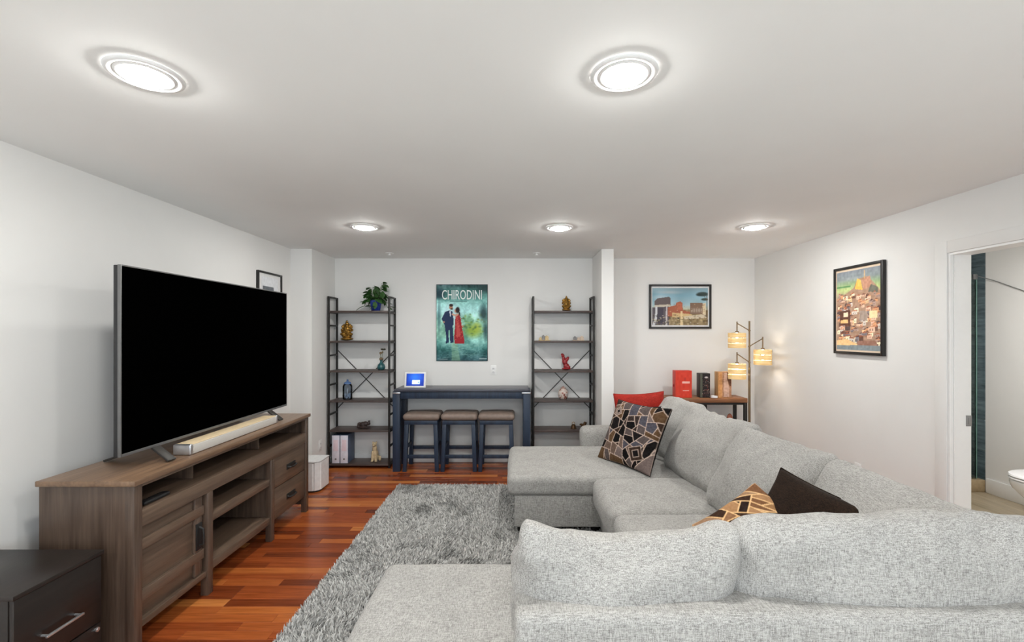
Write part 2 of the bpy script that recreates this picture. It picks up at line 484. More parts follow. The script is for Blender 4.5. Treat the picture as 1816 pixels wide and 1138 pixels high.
# ------------------------------------------------------------------ bathroom beyond the doorway
bm = bmesh.new(); add_box(bm, XR + WT + .001, BX1 + .15, 1.9, YB + .15, -.06, -.0125)
bfl = struct('floor_bathroom', bm, SUBFLOOR, 'pale oak plank floor of the bathroom', 'floor')
def bath_plank(x0, x1, y0, y1):
    bm = bmesh.new(); add_box(bm, x0 + .001, x1 - .001, y0 + .001, y1 - .001, -.0125, 0, .0015, 1)
    return part('plank', bm, BATHPLANK, bfl, local=True)
xx = XR + .07; k = 0
while xx < BX1 - .01:
    w = min(.15, BX1 - xx)
    cuts = [1.9, 2.6 + .35 * (k % 3), 3.55 + .3 * ((k + 1) % 3), 4.42]
    if xx < XR + WT: cuts = [DY0, DY1]
    for a, b_ in zip(cuts[:-1], cuts[1:]): bath_plank(xx, xx + w, a, b_)
    xx += w; k += 1
bm = bmesh.new(); add_box(bm, BX1, BX1 + .15, 1.9, 4.42, 0, H); struct('wall_bathroom_side', bm, WALL, 'white bathroom wall behind the toilet', 'wall')
bm = bmesh.new(); add_box(bm, XR + WT, BX1, 1.8, 1.9, 0, H); struct('wall_bathroom_near', bm, WALL)
bm = bmesh.new(); add_box(bm, BX1 - .016, BX1, 1.9, 4.405, 0, .14, .005); struct('baseboard_bathroom', bm, TRIM, None, None, True)
# shower: tiled side wall, curb, glass
bm = bmesh.new(); add_box(bm, BX1 + .008, BX1 + .15, 4.42, YB, 0, H); shw = struct('wall_shower', bm, GROUT, 'dark blue green tiled shower wall behind glass', 'wall')
tz = 0.10; r_ = 0
while tz < H - .01:
    hh = min(.30, H - tz)
    ys_ = [4.42, 4.62, 5.06, YB] if r_ % 2 else [4.42, 4.82, 5.26, YB]
    for a, b_ in zip(ys_[:-1], ys_[1:]):
        bm = bmesh.new(); add_box(bm, BX1 - .004, BX1 + .008, a + .0015, b_ - .0015, tz + .0015, tz + hh - .0015, .001, 1)
        part('tile', bm, TILE, shw, local=True)
    tz += hh; r_ += 1
bm = bmesh.new(); add_box(bm, XR + WT, BX1, 4.42, 4.52, 0, .115, .004); struct('trim_curb', bm, TANSTONE, 'tan stone shower curb', 'trim', True)
gp = thing('shower_glass_panel', 'clear glass shower panel with a greenish edge on the tan curb', 'shower screen', (4.0, 4.47, .115))
box_part('pane', GLASS, gp, 3.3, 4.505, 4.465, 4.475, .115, 2.12, .001)
box_part('edge', GREENEDGE, gp, 4.505, 4.513, 4.463, 4.477, .115, 2.125, .001)
bm = bmesh.new(); add_tube(bm, [(4.50, 4.455, 2.105), (4.535, 4.30, 2.03), (4.543, 3.75, 1.76)], .0035, 8)  # thin bar added to stand for the glass panel's slanted shadow line
part('shadow_line_bar', bm, SILVER, gp)
box_part('clamp', SILVER, gp, 4.47, 4.51, 4.455, 4.485, 2.07, 2.12, .002)

t = thing('toilet', 'white ceramic toilet with its lid down in the bathroom', 'toilet', (4.15, 3.5, 0))
def ell(cx, cy, a, b, z, n=36, sq=2.3):
    out = []
    for k in range(n):
        th = 2 * math.pi * k / n; c, s = math.cos(th), math.sin(th)
        out.append((cx + a * math.copysign(abs(c) ** (2 / sq), c), cy + b * math.copysign(abs(s) ** (2 / sq), s), z))
    return out
bm = bmesh.new()
add_loft(bm, [ell(4.24, 3.5, .27, .135, 0), ell(4.24, 3.5, .265, .13, .05), ell(4.25, 3.5, .25, .115, .16), ell(4.22, 3.5, .27, .14, .25), ell(4.17, 3.5, .30, .17, .33), ell(4.16, 3.5, .31, .175, .375), ell(4.16, 3.5, .31, .175, .395), ell(4.16, 3.5, .30, .18, .40)])
part('bowl', bm, CERAMIC, t)
bm = bmesh.new(); add_loft(bm, [ell(4.15, 3.5, .30, .176, .404), ell(4.15, 3.5, .305, .182, .41), ell(4.15, 3.5, .30, .178, .420)]); part('seat', bm, CERAMIC, t)
bm = bmesh.new(); add_loft(bm, [ell(4.15, 3.5, .30, .178, .424), ell(4.15, 3.5, .305, .182, .430), ell(4.15, 3.5, .298, .184, .441), ell(4.15, 3.5, .26, .15, .446)]); part('lid', bm, CERAMIC, t)
box_part('tank', CERAMIC, t, 4.36, 4.53, 3.30, 3.70, .38, .75, .025, 3)
box_part('tank_lid', CERAMIC, t, 4.35, 4.533, 3.29, 3.71, .752, .785, .01, 3)
bl = bpy.data.lights.new('bathroom_lamp', 'AREA'); bl.shape = 'DISK'; bl.size = .22; bl.energy = 26; bl.color = (1, .97, .93)
blo = bpy.data.objects.new('bathroom_lamp', bl); col.objects.link(blo); blo.location = (3.55, 3.2, H - .04)

# ------------------------------------------------------------------ recessed ceiling lights
def downlight(x, y, label):
    t = thing('recessed_light', label, 'ceiling light', (x, y, H), 'recessed ceiling lights')
    bm = bmesh.new()
    prof = [(r_ * .885, z_) for r_, z_ in [(.128, -.0005), (.130, -.003), (.126, -.008), (.112, -.011), (.106, -.009), (.100, -.006), (.096, -.009), (.090, -.012), (.083, -.010), (.080, -.004)]]
    add_lathe(bm, prof, (0, 0, 0), 48, False, False)
    part('trim_ring', bm, TRIM, t, local=True, angle=60)
    bm = bmesh.new(); add_lathe(bm, [(.0708, -.003), (.0700, -.010), (.066, -.016), (.050, -.0225), (.002, -.0262)], (0, 0, 0), 16, True, False)
    part('lens', bm, LENS, t, local=True)
    return t
for x, y_, lb in ((-1.29, 1.58, 'large lit recessed light nearest the television wall'), (.37, 1.575, 'large lit recessed light above the near sofa cushions'),
                  (-1.285, 3.84, 'small lit recessed light farther back above the cherry floor and left shelf unit'), (.359, 3.86, 'small lit recessed light farther back above the far chaise'), (2.0, 3.83, 'small lit recessed light near the three-shade lamp'),
                  (-1.29, -.7, 'lit recessed light behind the camera near the television wall'), (.37, -.7, 'lit recessed light behind the camera in the middle'), (2.0, -.7, 'lit recessed light behind the camera near the right wall')):
    downlight(x, y_, lb)
for x, lb in ((-1.43, 'small unlit round ceiling fitting above the left shelf unit'), (.22, 'small unlit round ceiling fitting above the right shelf unit')):
    bm = bmesh.new(); add_lathe(bm, [(.045, 0), (.045, -.004), (.036, -.007), (.012, -.008), (.010, -.02), (.022, -.022), (.022, -.025), (.002, -.027)], (x, 5.1, H - .0005), 24, True, False)
    single('ceiling_fitting', bm, TRIM, lb, 'ceiling fitting', 'ceiling fittings')

# ------------------------------------------------------------------ soft shapes
def soft_box(dims, r, puff=(0, 0, 0), n=22, wr=0.0, seed=0, wfreq=6.0, sag=0.0):
    h = Vector(dims) / 2
    bm = bmesh.new()
    def mp(p):
        q = Vector((p[0] * h.x, p[1] * h.y, p[2] * h.z))
        rr = min(r, h.x * .98, h.y * .98, h.z * .98)
        inn = h - Vector((rr, rr, rr))
        c = Vector([max(-inn[i], min(inn[i], q[i])) for i in range(3)])
        d = q - c
        if d.length > 1e-9: d = d.normalized() * rr
        v = c + d
        nx, ny, nz = v.x / h.x, v.y / h.y, v.z / h.z
        o = Vector((v.x + puff[0] * nx * (1 - ny * ny) * (1 - nz * nz), v.y + puff[1] * ny * (1 - nx * nx) * (1 - nz * nz), v.z + puff[2] * nz * (1 - nx * nx) * (1 - ny * ny)))
        if sag: o.z -= sag * (1 - nx * nx) * max(0, nz)
        if wr:
            nn = noise.noise(Vector((o.x * wfreq + seed * 3.1, o.y * wfreq * 1.3 + seed, o.z * wfreq)))
            n2 = 1 - abs(noise.noise(Vector((o.x * wfreq * 1.7 + seed * 7, o.y * wfreq * 1.4, o.z * wfreq * 1.2 + 5)))) * 2
            dn = Vector((nx ** 3, ny ** 3, nz ** 3))
            if dn.length > 1e-6: dn.normalize()
            o += dn * (wr * nn + wr * .6 * n2 * max(abs(nx), abs(ny)) ** 2)
        return o
    e = lambda t_: t_ * (1.5 - .5 * t_ * t_)
    g = [e(-1 + 2 * i / n) for i in range(n + 1)]
    for ax in range(3):
        for sgn in (-1, 1):
            vv = []
            for a in g:
                row = []
                for b_ in g:
                    p = [0, 0, 0]; p[ax] = sgn; p[(ax + 1) % 3] = a; p[(ax + 2) % 3] = b_
                    row.append(bm.verts.new(mp(p)))
                vv.append(row)
            for i in range(n):
                for j in range(n):
                    f_ = (vv[i][j], vv[i + 1][j], vv[i + 1][j + 1], vv[i][j + 1])
                    bm.faces.new(f_ if sgn > 0 else tuple(reversed(f_)))
    bmesh.ops.remove_doubles(bm, verts=bm.verts[:], dist=1e-5)
    return bm

def frame_matrix(center, xdir, ydir, zdir):
    x, y_, z = [Vector(v).normalized() for v in (xdir, ydir, zdir)]
    return Matrix(((x.x, y_.x, z.x, center[0]), (x.y, y_.y, z.y, center[1]), (x.z, y_.z, z.z, center[2]), (0, 0, 0, 1)))

# ------------------------------------------------------------------ canvas for flat prints and woven patterns
class Canvas:
    def __init__(s, W, Hh, c=(255, 255, 255)):
        s.W, s.H = W, Hh
        s.u, s.v = np.meshgrid((np.arange(W) + .5) / W, (np.arange(Hh) + .5) / Hh)
        s.a = np.ones((Hh, W, 3)) * np.array(c, float)
        s.rng = np.random.default_rng(5)
    def put(s, mask, c, alpha=1.0):
        m = (mask * alpha)[..., None]
        s.a = s.a * (1 - m) + np.array(c, float) * m
    def vgrad(s, stops, u0=0, u1=1):
        for k in range(3):
            col_ = np.interp(s.v, [p for p, _ in stops], [c[k] for _, c in stops])
            sel = (s.u >= u0) & (s.u <= u1)
            s.a[..., k][sel] = col_[sel]
    def poly(s, pts, c, alpha=1.0):
        ins = np.zeros(s.u.shape, bool); n = len(pts)
        for i in range(n):
            x0, y0 = pts[i]; x1, y1 = pts[(i + 1) % n]
            if y0 == y1: continue
            cond = ((y0 > s.v) != (y1 > s.v)) & (s.u < (x1 - x0) * (s.v - y0) / (y1 - y0) + x0)
            ins ^= cond
        s.put(ins.astype(float), c, alpha)
    def ell(s, cx, cy, rx, ry, c, alpha=1.0, soft=.25):
        d = np.sqrt(((s.u - cx) / rx) ** 2 + ((s.v - cy) / ry) ** 2)
        s.put(np.clip((1 - d) / soft, 0, 1), c, alpha)
    def line(s, p0, p1, w, c, alpha=1.0):
        ax, ay = p0; bx, by = p1; dx, dy = bx - ax, by - ay
        L = dx * dx + dy * dy + 1e-12
        t_ = np.clip(((s.u - ax) * dx + (s.v - ay) * dy) / L, 0, 1)
        d = np.hypot(s.u - ax - t_ * dx, s.v - ay - t_ * dy)
        s.put(np.clip((w - d) / (w * .5), 0, 1), c, alpha)
    def vnoise(s, nx, ny):
        g = s.rng.random((ny + 2, nx + 2))
        x = s.u * nx; y_ = s.v * ny; xi = x.astype(int); yi = y_.astype(int); fx = x - xi; fy = y_ - yi
        fx = fx * fx * (3 - 2 * fx); fy = fy * fy * (3 - 2 * fy)
        return g[yi, xi] * (1 - fx) * (1 - fy) + g[yi, xi + 1] * fx * (1 - fy) + g[yi + 1, xi] * (1 - fx) * fy + g[yi + 1, xi + 1] * fx * fy
    def mottle(s, amp, nx, ny, u0=0, u1=1, v0=0, v1=1):
        m = ((s.u >= u0) & (s.u <= u1) & (s.v >= v0) & (s.v <= v1)).astype(float)
        s.a += ((s.vnoise(nx, ny) - .5) * 2 * amp * m)[..., None]
    def lin(s):
        c = np.clip(s.a, 0, 255) / 255
        return np.where(c <= .04045, c / 12.92, ((c + .055) / 1.055) ** 2.4)

def print_part(name, cv, mat, parent, origin, udir, vdir, thick=0.0):
    """flat printed sheet: origin = top left corner, udir / vdir = full width and full height vectors (world)"""
    W, Hh = cv.W, cv.H
    O = Vector(origin); U = Vector(udir); V = Vector(vdir)
    if parent is not None: O = O - root_loc(parent)
    uu, vv = np.meshgrid(np.linspace(0, 1, W), np.linspace(0, 1, Hh))
    co = np.array(O)[None, None] + uu[..., None] * np.array(U) + vv[..., None] * np.array(V)
    idx = np.arange(W * Hh).reshape(Hh, W)
    q = np.stack([idx[1:, :-1], idx[1:, 1:], idx[:-1, 1:], idx[:-1, :-1]], -1).reshape(-1, 4)
    me = bpy.data.meshes.new(name)
    me.vertices.add(W * Hh); me.vertices.foreach_set('co', co.reshape(-1))
    me.loops.add(q.size); me.loops.foreach_set('vertex_index', q.reshape(-1).astype(np.int32))
    me.polygons.add(len(q)); me.polygons.foreach_set('loop_start', np.arange(0, q.size, 4, dtype=np.int32))
    me.update(calc_edges=True)
    at = me.color_attributes.new('print', 'FLOAT_COLOR', 'POINT')
    rgba = np.ones((W * Hh, 4)); rgba[:, :3] = cv.lin().reshape(-1, 3)
    at.data.foreach_set('color', rgba.reshape(-1))
    me.materials.append(mat)
    o = bpy.data.objects.new(name, me); col.objects.link(o); o.parent = parent
    return o

def bsp_pattern(seed, W=120, palette=None, line=(206, 178, 150), depth=.03, lw=.0065, extra=True):
    rg = random.Random(seed)
    cv = Canvas(W, W, (40, 32, 30))
    polys = []
    def split(p, d):
        n = len(p)
        ar = abs(sum(p[i][0] * p[(i + 1) % n][1] - p[(i + 1) % n][0] * p[i][1] for i in range(n))) / 2
        if ar < d * rg.uniform(.6, 1.7): polys.append(p); return
        # cut from the longest edge to another one
        ls = [math.hypot(p[i][0] - p[(i + 1) % n][0], p[i][1] - p[(i + 1) % n][1]) for i in range(n)]
        i = ls.index(max(ls)); js = [j for j in range(n) if j != i]
        j = max(js, key=lambda q: ls[q] + rg.random() * .25)
        if i > j: i, j = j, i
        f = lambda k, t_: (p[k][0] + (p[(k + 1) % n][0] - p[k][0]) * t_, p[k][1] + (p[(k + 1) % n][1] - p[k][1]) * t_)
        a = f(i, rg.uniform(.35, .65)); b_ = f(j, rg.uniform(.3, .7))
        P1 = [a] + [p[k] for k in range(i + 1, j + 1)] + [b_]
        P2 = [b_] + [p[k % n] for k in range(j + 1, i + 1 + n)] + [a]
        split(P1, d); split(P2, d)
    split([(0, 0), (1, 0), (1, 1), (0, 1)], depth)
    for p in polys: cv.poly(p, rg.choice(palette))
    for p in polys:
        for k in range(len(p)):
            cv.line(p[k], p[(k + 1) % len(p)], lw, line, .9)
    if extra:
        for (cx, cy, s_, an) in ((.74, .78, .14, .35), (.16, .20, .09, .3)):
            q = [(cx + s_ * math.cos(an + k * math.pi / 2), cy + s_ * math.sin(an + k * math.pi / 2)) for k in range(4)]
            q2 = [(cx + s_ * .5 * math.cos(an + k * math.pi / 2), cy + s_ * .5 * math.sin(an + k * math.pi / 2)) for k in range(4)]
            cv.poly(q, rg.choice(palette)); cv.poly(q2, (22, 18, 18))
            for Q in (q, q2):
                for k in range(4): cv.line(Q[k], Q[(k + 1) % 4], lw, line, .9)
    cv.mottle(9, 60, 60)
    return cv

def throw_pillow(name, w, h, thick, M, mat, label, cv=None, back=(24, 20, 19), n=40, seed=0, cat='pillow', group=None, backmat=None):
    """square scatter cushion in its local XY plane, front towards +Z; M places it"""
    if cv is not None: n = cv.W - 1
    g = np.linspace(-1, 1, n + 1)
    U, V = np.meshgrid(g, g)          # V runs down the rows: row 0 = top
    Xs = w / 2 * U * (1 - .07 * (1 - V ** 2)); Ys = -h / 2 * V * (1 - .07 * (1 - U ** 2))
    T = thick / 2 * (np.clip((1 - U ** 2) * (1 - V ** 2), 0, 1)) ** .42
    wob = np.array([[noise.noise(Vector((u * 2.2 + seed, v * 2.2, seed * 1.7))) for u in g] for v in g])
    T2 = T * (1 + .16 * wob)
    nv = (n + 1) ** 2
    co = np.concatenate([np.stack([Xs, Ys, T2 + .0005], -1).reshape(-1, 3), np.stack([Xs, Ys, -T - .0005], -1).reshape(-1, 3)])
    idx = np.arange(nv).reshape(n + 1, n + 1)
    q = np.stack([idx[1:, :-1], idx[1:, 1:], idx[:-1, 1:], idx[:-1, :-1]], -1).reshape(-1, 4)
    q2 = q[:, ::-1] + nv
    ring = list(idx[0, :]) + list(idx[1:, -1]) + list(idx[-1, ::-1][1:]) + list(idx[::-1, 0][1:-1])
    rim = [(ring[k], ring[(k + 1) % len(ring)], ring[(k + 1) % len(ring)] + nv, ring[k] + nv) for k in range(len(ring))]
    me = bpy.data.meshes.new(name)
    me.from_pydata(co.tolist(), [], q.tolist() + q2.tolist() + rim)
    bpy_c = None
    if cv is not None:
        at = me.color_attributes.new('print', 'FLOAT_COLOR', 'POINT')
        rgba = np.ones((2 * nv, 4)); rgba[:nv, :3] = cv.lin().reshape(-1, 3); rgba[nv:, :3] = np.array(srgb(*back)[:3])
        at.data.foreach_set('color', rgba.reshape(-1))
    me.materials.append(mat)
    me.polygons.foreach_set('use_smooth', [True] * len(me.polygons))
    base = Vector((M.translation.x, M.translation.y, 0))
    me.transform(M)
    zmin = min(v.co.z for v in me.vertices); base.z = zmin
    me.transform(Matrix.Translation(-base))
    o = bpy.data.objects.new(name, me); col.objects.link(o); o.location = base
    o['label'] = label; o['category'] = cat
    if group: o['group'] = group
    # piping cord around the seam
    ringp = [Vector(co[i]) for i in ring[::max(1, n // 20)]]
    b2 = bmesh.new()
    pts = ringp + [ringp[0]]
    add_tube(b2, pts, .0035, 6)
    b2.transform(Matrix.Translation(-base) @ M)
    part('piping', b2, backmat or BLACKFAB, o, local=True)
    return o

# ------------------------------------------------------------------ rug
rug = thing('shag_rug', 'large grey shag rug on the cherry floor between sofa and television', 'rug', (0.02, 3.05, 0))
RX0, RX1, RY0, RY1 = -1.2, 1.24, 1.53, 4.58
bm = bmesh.new(); add_box(bm, RX0, RX1, RY0, RY1, .0005, .008, .002, 1); part('backing', bm, RUGBASE, rug)
nrg = np.random.default_rng(11)
step = .0078
gx, gy = np.meshgrid(np.arange(RX0 + .003, .85, step), np.arange(RY0 + .2, RY1, step))
P = np.stack([gx.ravel(), gy.ravel()], -1) + nrg.uniform(-.004, .004, (gx.size, 2))
keep = ~((P[:, 0] > -.50) & (P[:, 1] < 2.03)) & ~((P[:, 0] > .10) & (P[:, 1] > 3.55)) & ~((P[:, 0] > .72))
P = P[keep]
nT = len(P)
lf = np.array([noise.noise(Vector((x * 1.6, y_ * 1.6, 0.3))) for x, y_ in P])
lf2 = np.array([noise.noise(Vector((x * 9, y_ * 9, 4.3))) for x, y_ in P])
ang = lf * 3.5 + lf2 * 2.2 + nrg.uniform(-1.1, 1.1, nT) + 1.2
lean = nrg.uniform(.55, 1.45, nT)
Lh = nrg.uniform(.020, .032, nT)
d = np.stack([np.cos(ang) * np.sin(lean), np.sin(ang) * np.sin(lean), np.cos(lean)], -1)
sa = nrg.uniform(0, math.pi, nT)
s = np.stack([np.cos(sa), np.sin(sa), np.zeros(nT)], -1) * .0042
b0 = np.concatenate([P, np.full((nT, 1), .006)], -1)
mid = b0 + (d * .45 + np.array([0, 0, .55])) * (Lh * .6)[:, None]
tip = mid + d * (Lh * .6)[:, None]
# keep the fringe inside a little overhang of the backing
V = np.stack([b0 - s, b0 + s, mid - s * 1.05, mid + s * 1.05, tip], 1).reshape(-1, 3)
V[:, 0] = np.clip(V[:, 0], RX0 - .005, None); V[:, 1] = np.clip(V[:, 1], None, RY1 + .005); V[:, 2] = np.clip(V[:, 2], .003, None)
V -= np.array(rug.location)
i5 = np.arange(nT) * 5
quads = np.stack([i5, i5 + 1, i5 + 3, i5 + 2], -1); tris = np.stack([i5 + 2, i5 + 3, i5 + 4], -1)
me = bpy.data.meshes.new('pile')
me.vertices.add(len(V)); me.vertices.foreach_set('co', V.reshape(-1))
loops = np.concatenate([quads.reshape(-1), tris.reshape(-1)]).astype(np.int32)
me.loops.add(len(loops)); me.loops.foreach_set('vertex_index', loops)
starts = np.concatenate([np.arange(nT) * 4, nT * 4 + np.arange(nT) * 3]).astype(np.int32)
me.polygons.add(2 * nT); me.polygons.foreach_set('loop_start', starts)
me.update(calc_edges=True); me.materials.append(RUG)
o = bpy.data.objects.new('pile', me); col.objects.link(o); o.parent = rug; o['kind'] = 'stuff'

# ------------------------------------------------------------------ sectional sofa
sofa = thing('sectional_sofa', 'large grey woven sectional sofa with two chaise ends', 'sofa', (.8, 2.8, 0))
ZS = .462
def cushion(name, x0, x1, y0, y1, z0, z1, r=.045, puff=(0, 0, .015), wr=.004, seed=0, n=24, sag=0):
    bm = soft_box((x1 - x0, y1 - y0, z1 - z0), r, puff, n, wr, seed, 5.0, sag)
    bmesh.ops.translate(bm, verts=bm.verts[:], vec=((x0 + x1) / 2, (y0 + y1) / 2, (z0 + z1) / 2))
    return part(name, bm, SOFA, sofa, angle=80)
# bases
for (x0, x1, y0, y1) in ((-.02, 1.72, 3.46, 4.385), (.63, 1.72, 2.13, 3.455), (-.575, 1.72, 1.29, 2.125)):
    box_part('base', SOFA, sofa, x0, x1, y0, y1, .065, .31, .012, 3)
for (x, y_, z) in ((.03, 3.52, .0085), (.03, 4.30, .0085), (1.6, 4.30, 0), (.70, 2.7, .0085), (1.6, 2.7, 0), (-.52, 2.06, .0085), (-.52, 1.36, 0), (1.6, 1.36, 0), (.5, 1.36, 0), (.60, 3.52, .0085)):
    bm = bmesh.new(); add_lathe(bm, [(.02, z), (.028, z + .02), (.03, .07)], (x, y_, 0), 16); part('foot', bm, BLACKMETAL, sofa)
# seat cushions
cushion('seat_cushion', -.07, 1.34, 3.43, 4.388, .308, ZS, .05, (0.01, .004, .012), .004, 1, 34)
cushion('seat_cushion', .565, 1.34, 2.755, 3.425, .255, ZS, .06, (.012, .004, .016), .004, 2, 28)
cushion('seat_cushion', .575, 1.34, 2.16, 2.748, .255, ZS, .06, (.012, .004, .016), .004, 3, 28)
cushion('seat_cushion', -.612, 1.34, 1.415, 2.155, .308, ZS, .045, (.008, .004, .012), .003, 4, 34)
# arm, back frames
bm = soft_box((1.12, .19, .56), .06, (0, .006, .01), 22, .002, 5); bmesh.ops.translate(bm, verts=bm.verts[:], vec=(1.18, 4.485, .345)); part('arm', bm, SOFA, sofa, angle=80)
def back_frame(x0, x1, y0, y1, z1, seed):
    bm = soft_box((x1 - x0, y1 - y0, z1 - .065), .03, (0, 0, .004), 26, .0015, seed)
    bmesh.ops.translate(bm, verts=bm.verts[:], vec=((x0 + x1) / 2, (y0 + y1) / 2, (z1 + .065) / 2)); part('back_frame', bm, SOFA, sofa, angle=80)
back_frame(1.56, 1.74, 1.43, 4.39, .74, 6)
back_frame(-.008, 1.74, 1.27, 1.425, .75, 7)
bm = bmesh.new(); add_tube(bm, [(-.004, 1.415, .752), (.5, 1.416, .753), (1.1, 1.416, .753), (1.735, 1.416, .752)], .004, 6); part('piping', bm, SOFA, sofa)
# back cushions: local x = width, y = height, z = front
def back_cushion(center, xdir, up, w, h, th, seed, wr=.012, puff=.05, n=34, r=.075, sag=.02):
    xd = Vector(xdir).normalized(); u = Vector(up).normalized(); zf = xd.cross(u)
    bm = soft_box((w, h, th), r, (.012, .012, puff), n, wr, seed, 5.5)
    # corners stand up a little, middle of the top edge sags
    for v in bm.verts:
        ty = v.co.y / (h / 2)
        if ty > 0: v.co.y -= sag * ty * (1 - (2 * v.co.x / w) ** 2)
        k_ = 1 - .22 * max(0, ty) ** 2      # thinner towards the top
        v.co.z *= k_
    bm.transform(frame_matrix(center, xd, u, zf))
    return part('back_cushion', bm, SOFA, sofa, angle=80)
ups = (.50, 0, 1)
for i, (y0, y1) in enumerate(((3.75, 4.385), (2.915, 3.75), (2.185, 2.915), (1.44, 2.185))):
    w = y1 - y0 - .006
    # facing -X: x axis along -Y so that x cross up points to -X
    if i < 3: back_cushion((1.395, (y0 + y1) / 2, .70), (.13, -1, 0), ups, w, .54, .12, 20 + i, .015, .10, 44, .055)
    else: back_cushion((1.425, (y0 + y1) / 2, .70), (.03, -1, 0), ups, w, .54, .13, 20 + i, .010, .06, 44, .06)
back_cushion((.335, 1.475, .708), (-1, 0, 0), (0, -.30, 1), .655, .53, .16, 31, .024, .075, 60, .07, .085)
back_cushion((1.15, 1.475, .708), (-1, 0, 0), (0, -.30, 1), .96, .53, .17, 35, .020, .07, 60, .07, .0)

# scatter cushions
PAL1 = [(84, 74, 72), (56, 42, 34), (20, 17, 17), (104, 86, 76), (74, 72, 80), (88, 66, 46), (24, 20, 20), (112, 98, 94), (50, 40, 36), (16, 14, 14)]
cv1 = bsp_pattern(12, 130, PAL1, (192, 170, 156), .026)
def pillow_m(center, xdir, updir, roll=0.0):
    x = Vector(xdir).normalized(); u = Vector(updir).normalized(); z = x.cross(u).normalized(); u = z.cross(x)
    return frame_matrix(center, x, u, z) @ Matrix.Rotation(roll, 4, 'Z')
throw_pillow('throw_pillow', .60, .545, .15, pillow_m((.952, 3.735, .708), (.30, -.51, 0), (.20, .118, .46)), PILLOWPRINT, 'square pillow with a geometric brown, grey and black pattern on the far chaise', cv1, seed=2, group='throw pillows')
PAL2 = [(146, 108, 74), (120, 84, 58), (58, 40, 30), (164, 124, 88), (40, 28, 24), (134, 98, 70), (150, 118, 92)]
cv2 = bsp_pattern(4, 110, PAL2, (224, 184, 134), .045, .010, False)
throw_pillow('throw_pillow', .40, .40, .13, pillow_m((1.085, 2.03, .640), (.90, -.36, 0), (.14, .80, .55), R(45)), PILLOWPRINT, 'tan and brown geometric pillow with one corner up, beside the plain dark brown pillow', cv2, back=(70, 46, 30), seed=5, group='throw pillows', backmat=plain('tan_piping', srgb(190, 150, 110), .8))
throw_pillow('throw_pillow', .50, .43, .15, pillow_m((1.25, 1.965, .675), (.14, -.44, -.05), (.30, .05, .5)), VELVET, 'plain dark brown plush pillow leaning on the right hand back cushions', seed=8, group='throw pillows', backmat=VELVET)
throw_pillow('throw_pillow', .48, .50, .13, pillow_m((1.17, 4.315, .728), (1, 0, .05), (0, .10, 1)), REDFAB, 'red pillow standing behind the patterned pillow on the far chaise', seed=11, group='throw pillows', backmat=REDFAB)
throw_pillow('throw_pillow', .42, .40, .10, pillow_m((1.22, 4.17, .675), (1, -.1, .02), (0, .16, 1)), BLACKFAB, 'black pillow between the red pillow and the patterned pillow', seed=14, group='throw pillows')

# ------------------------------------------------------------------ media console (TV stand)
st = thing('media_console', 'long brown wooden television stand with sliding door, open shelves and two drawers', 'tv stand', (-2.04, 3.06, 0))
FX, BXk = -1.815, -2.27
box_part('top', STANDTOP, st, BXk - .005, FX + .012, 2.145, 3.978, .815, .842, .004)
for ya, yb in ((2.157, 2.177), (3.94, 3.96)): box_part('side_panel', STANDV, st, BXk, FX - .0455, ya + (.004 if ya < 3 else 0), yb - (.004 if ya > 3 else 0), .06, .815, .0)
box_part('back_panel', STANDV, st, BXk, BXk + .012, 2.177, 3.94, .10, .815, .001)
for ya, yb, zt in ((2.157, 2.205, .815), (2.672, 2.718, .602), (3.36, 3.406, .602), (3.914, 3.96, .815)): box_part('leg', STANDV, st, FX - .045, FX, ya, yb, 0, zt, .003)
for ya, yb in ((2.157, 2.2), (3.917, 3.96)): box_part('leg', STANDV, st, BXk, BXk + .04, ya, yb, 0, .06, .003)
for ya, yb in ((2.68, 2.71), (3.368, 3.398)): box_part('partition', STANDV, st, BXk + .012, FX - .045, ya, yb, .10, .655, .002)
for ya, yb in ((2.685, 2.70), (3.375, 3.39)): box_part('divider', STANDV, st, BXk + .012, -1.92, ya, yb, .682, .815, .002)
box_part('front_rail', STAND, st, FX - .03, FX - .003, 2.205, 3.914, .602, .682, .002)
box_part('upper_shelf', STAND, st, BXk + .012, FX - .03, 2.177, 3.94, .655, .68, .002)
box_part('top_rail', STAND, st, FX - .03, FX - .006, 2.205, 3.914, .797, .815, .002)
box_part('middle_shelf', STAND, st, BXk + .012, FX - .012, 2.718, 3.36, .415, .462, .003)
box_part('bottom_shelf', STAND, st, BXk + .012, FX - .008, 2.718, 3.36, .132, .182, .003)
box_part('bottom_rail', STAND, st, FX - .04, FX - .006, 2.205, 2.672, .115, .148, .003)
dr = box_part('sliding_door', STAND, st, FX - .044, FX - .032, 2.2055, 2.6715, .148, .603, .002)
box_part('door_rail', STAND, dr, FX - .032, FX - .012, 2.207, 2.66, .484, .536, .003)
box_part('door_rail', STAND, dr, FX - .032, FX - .012, 2.207, 2.66, .231, .287, .003)
box_part('door_stile', STANDV, dr, FX - .034, FX - .016, 2.588, 2.645, .150, .601, .003)
hd = box_part('door_handle', plain('matte_black', srgb(18, 17, 17), .6), dr, FX - .017, FX - .009, 2.592, 2.638, .300, .450, .002)
bm = bmesh.new(); add_tube(bm, [(FX - .014, 2.615, .43), (FX + .012, 2.615, .418), (FX + .016, 2.615, .375), (FX + .012, 2.615, .332), (FX - .014, 2.615, .32)], .006, 8)
part('door_pull', bm, BLACKMETAL, dr)
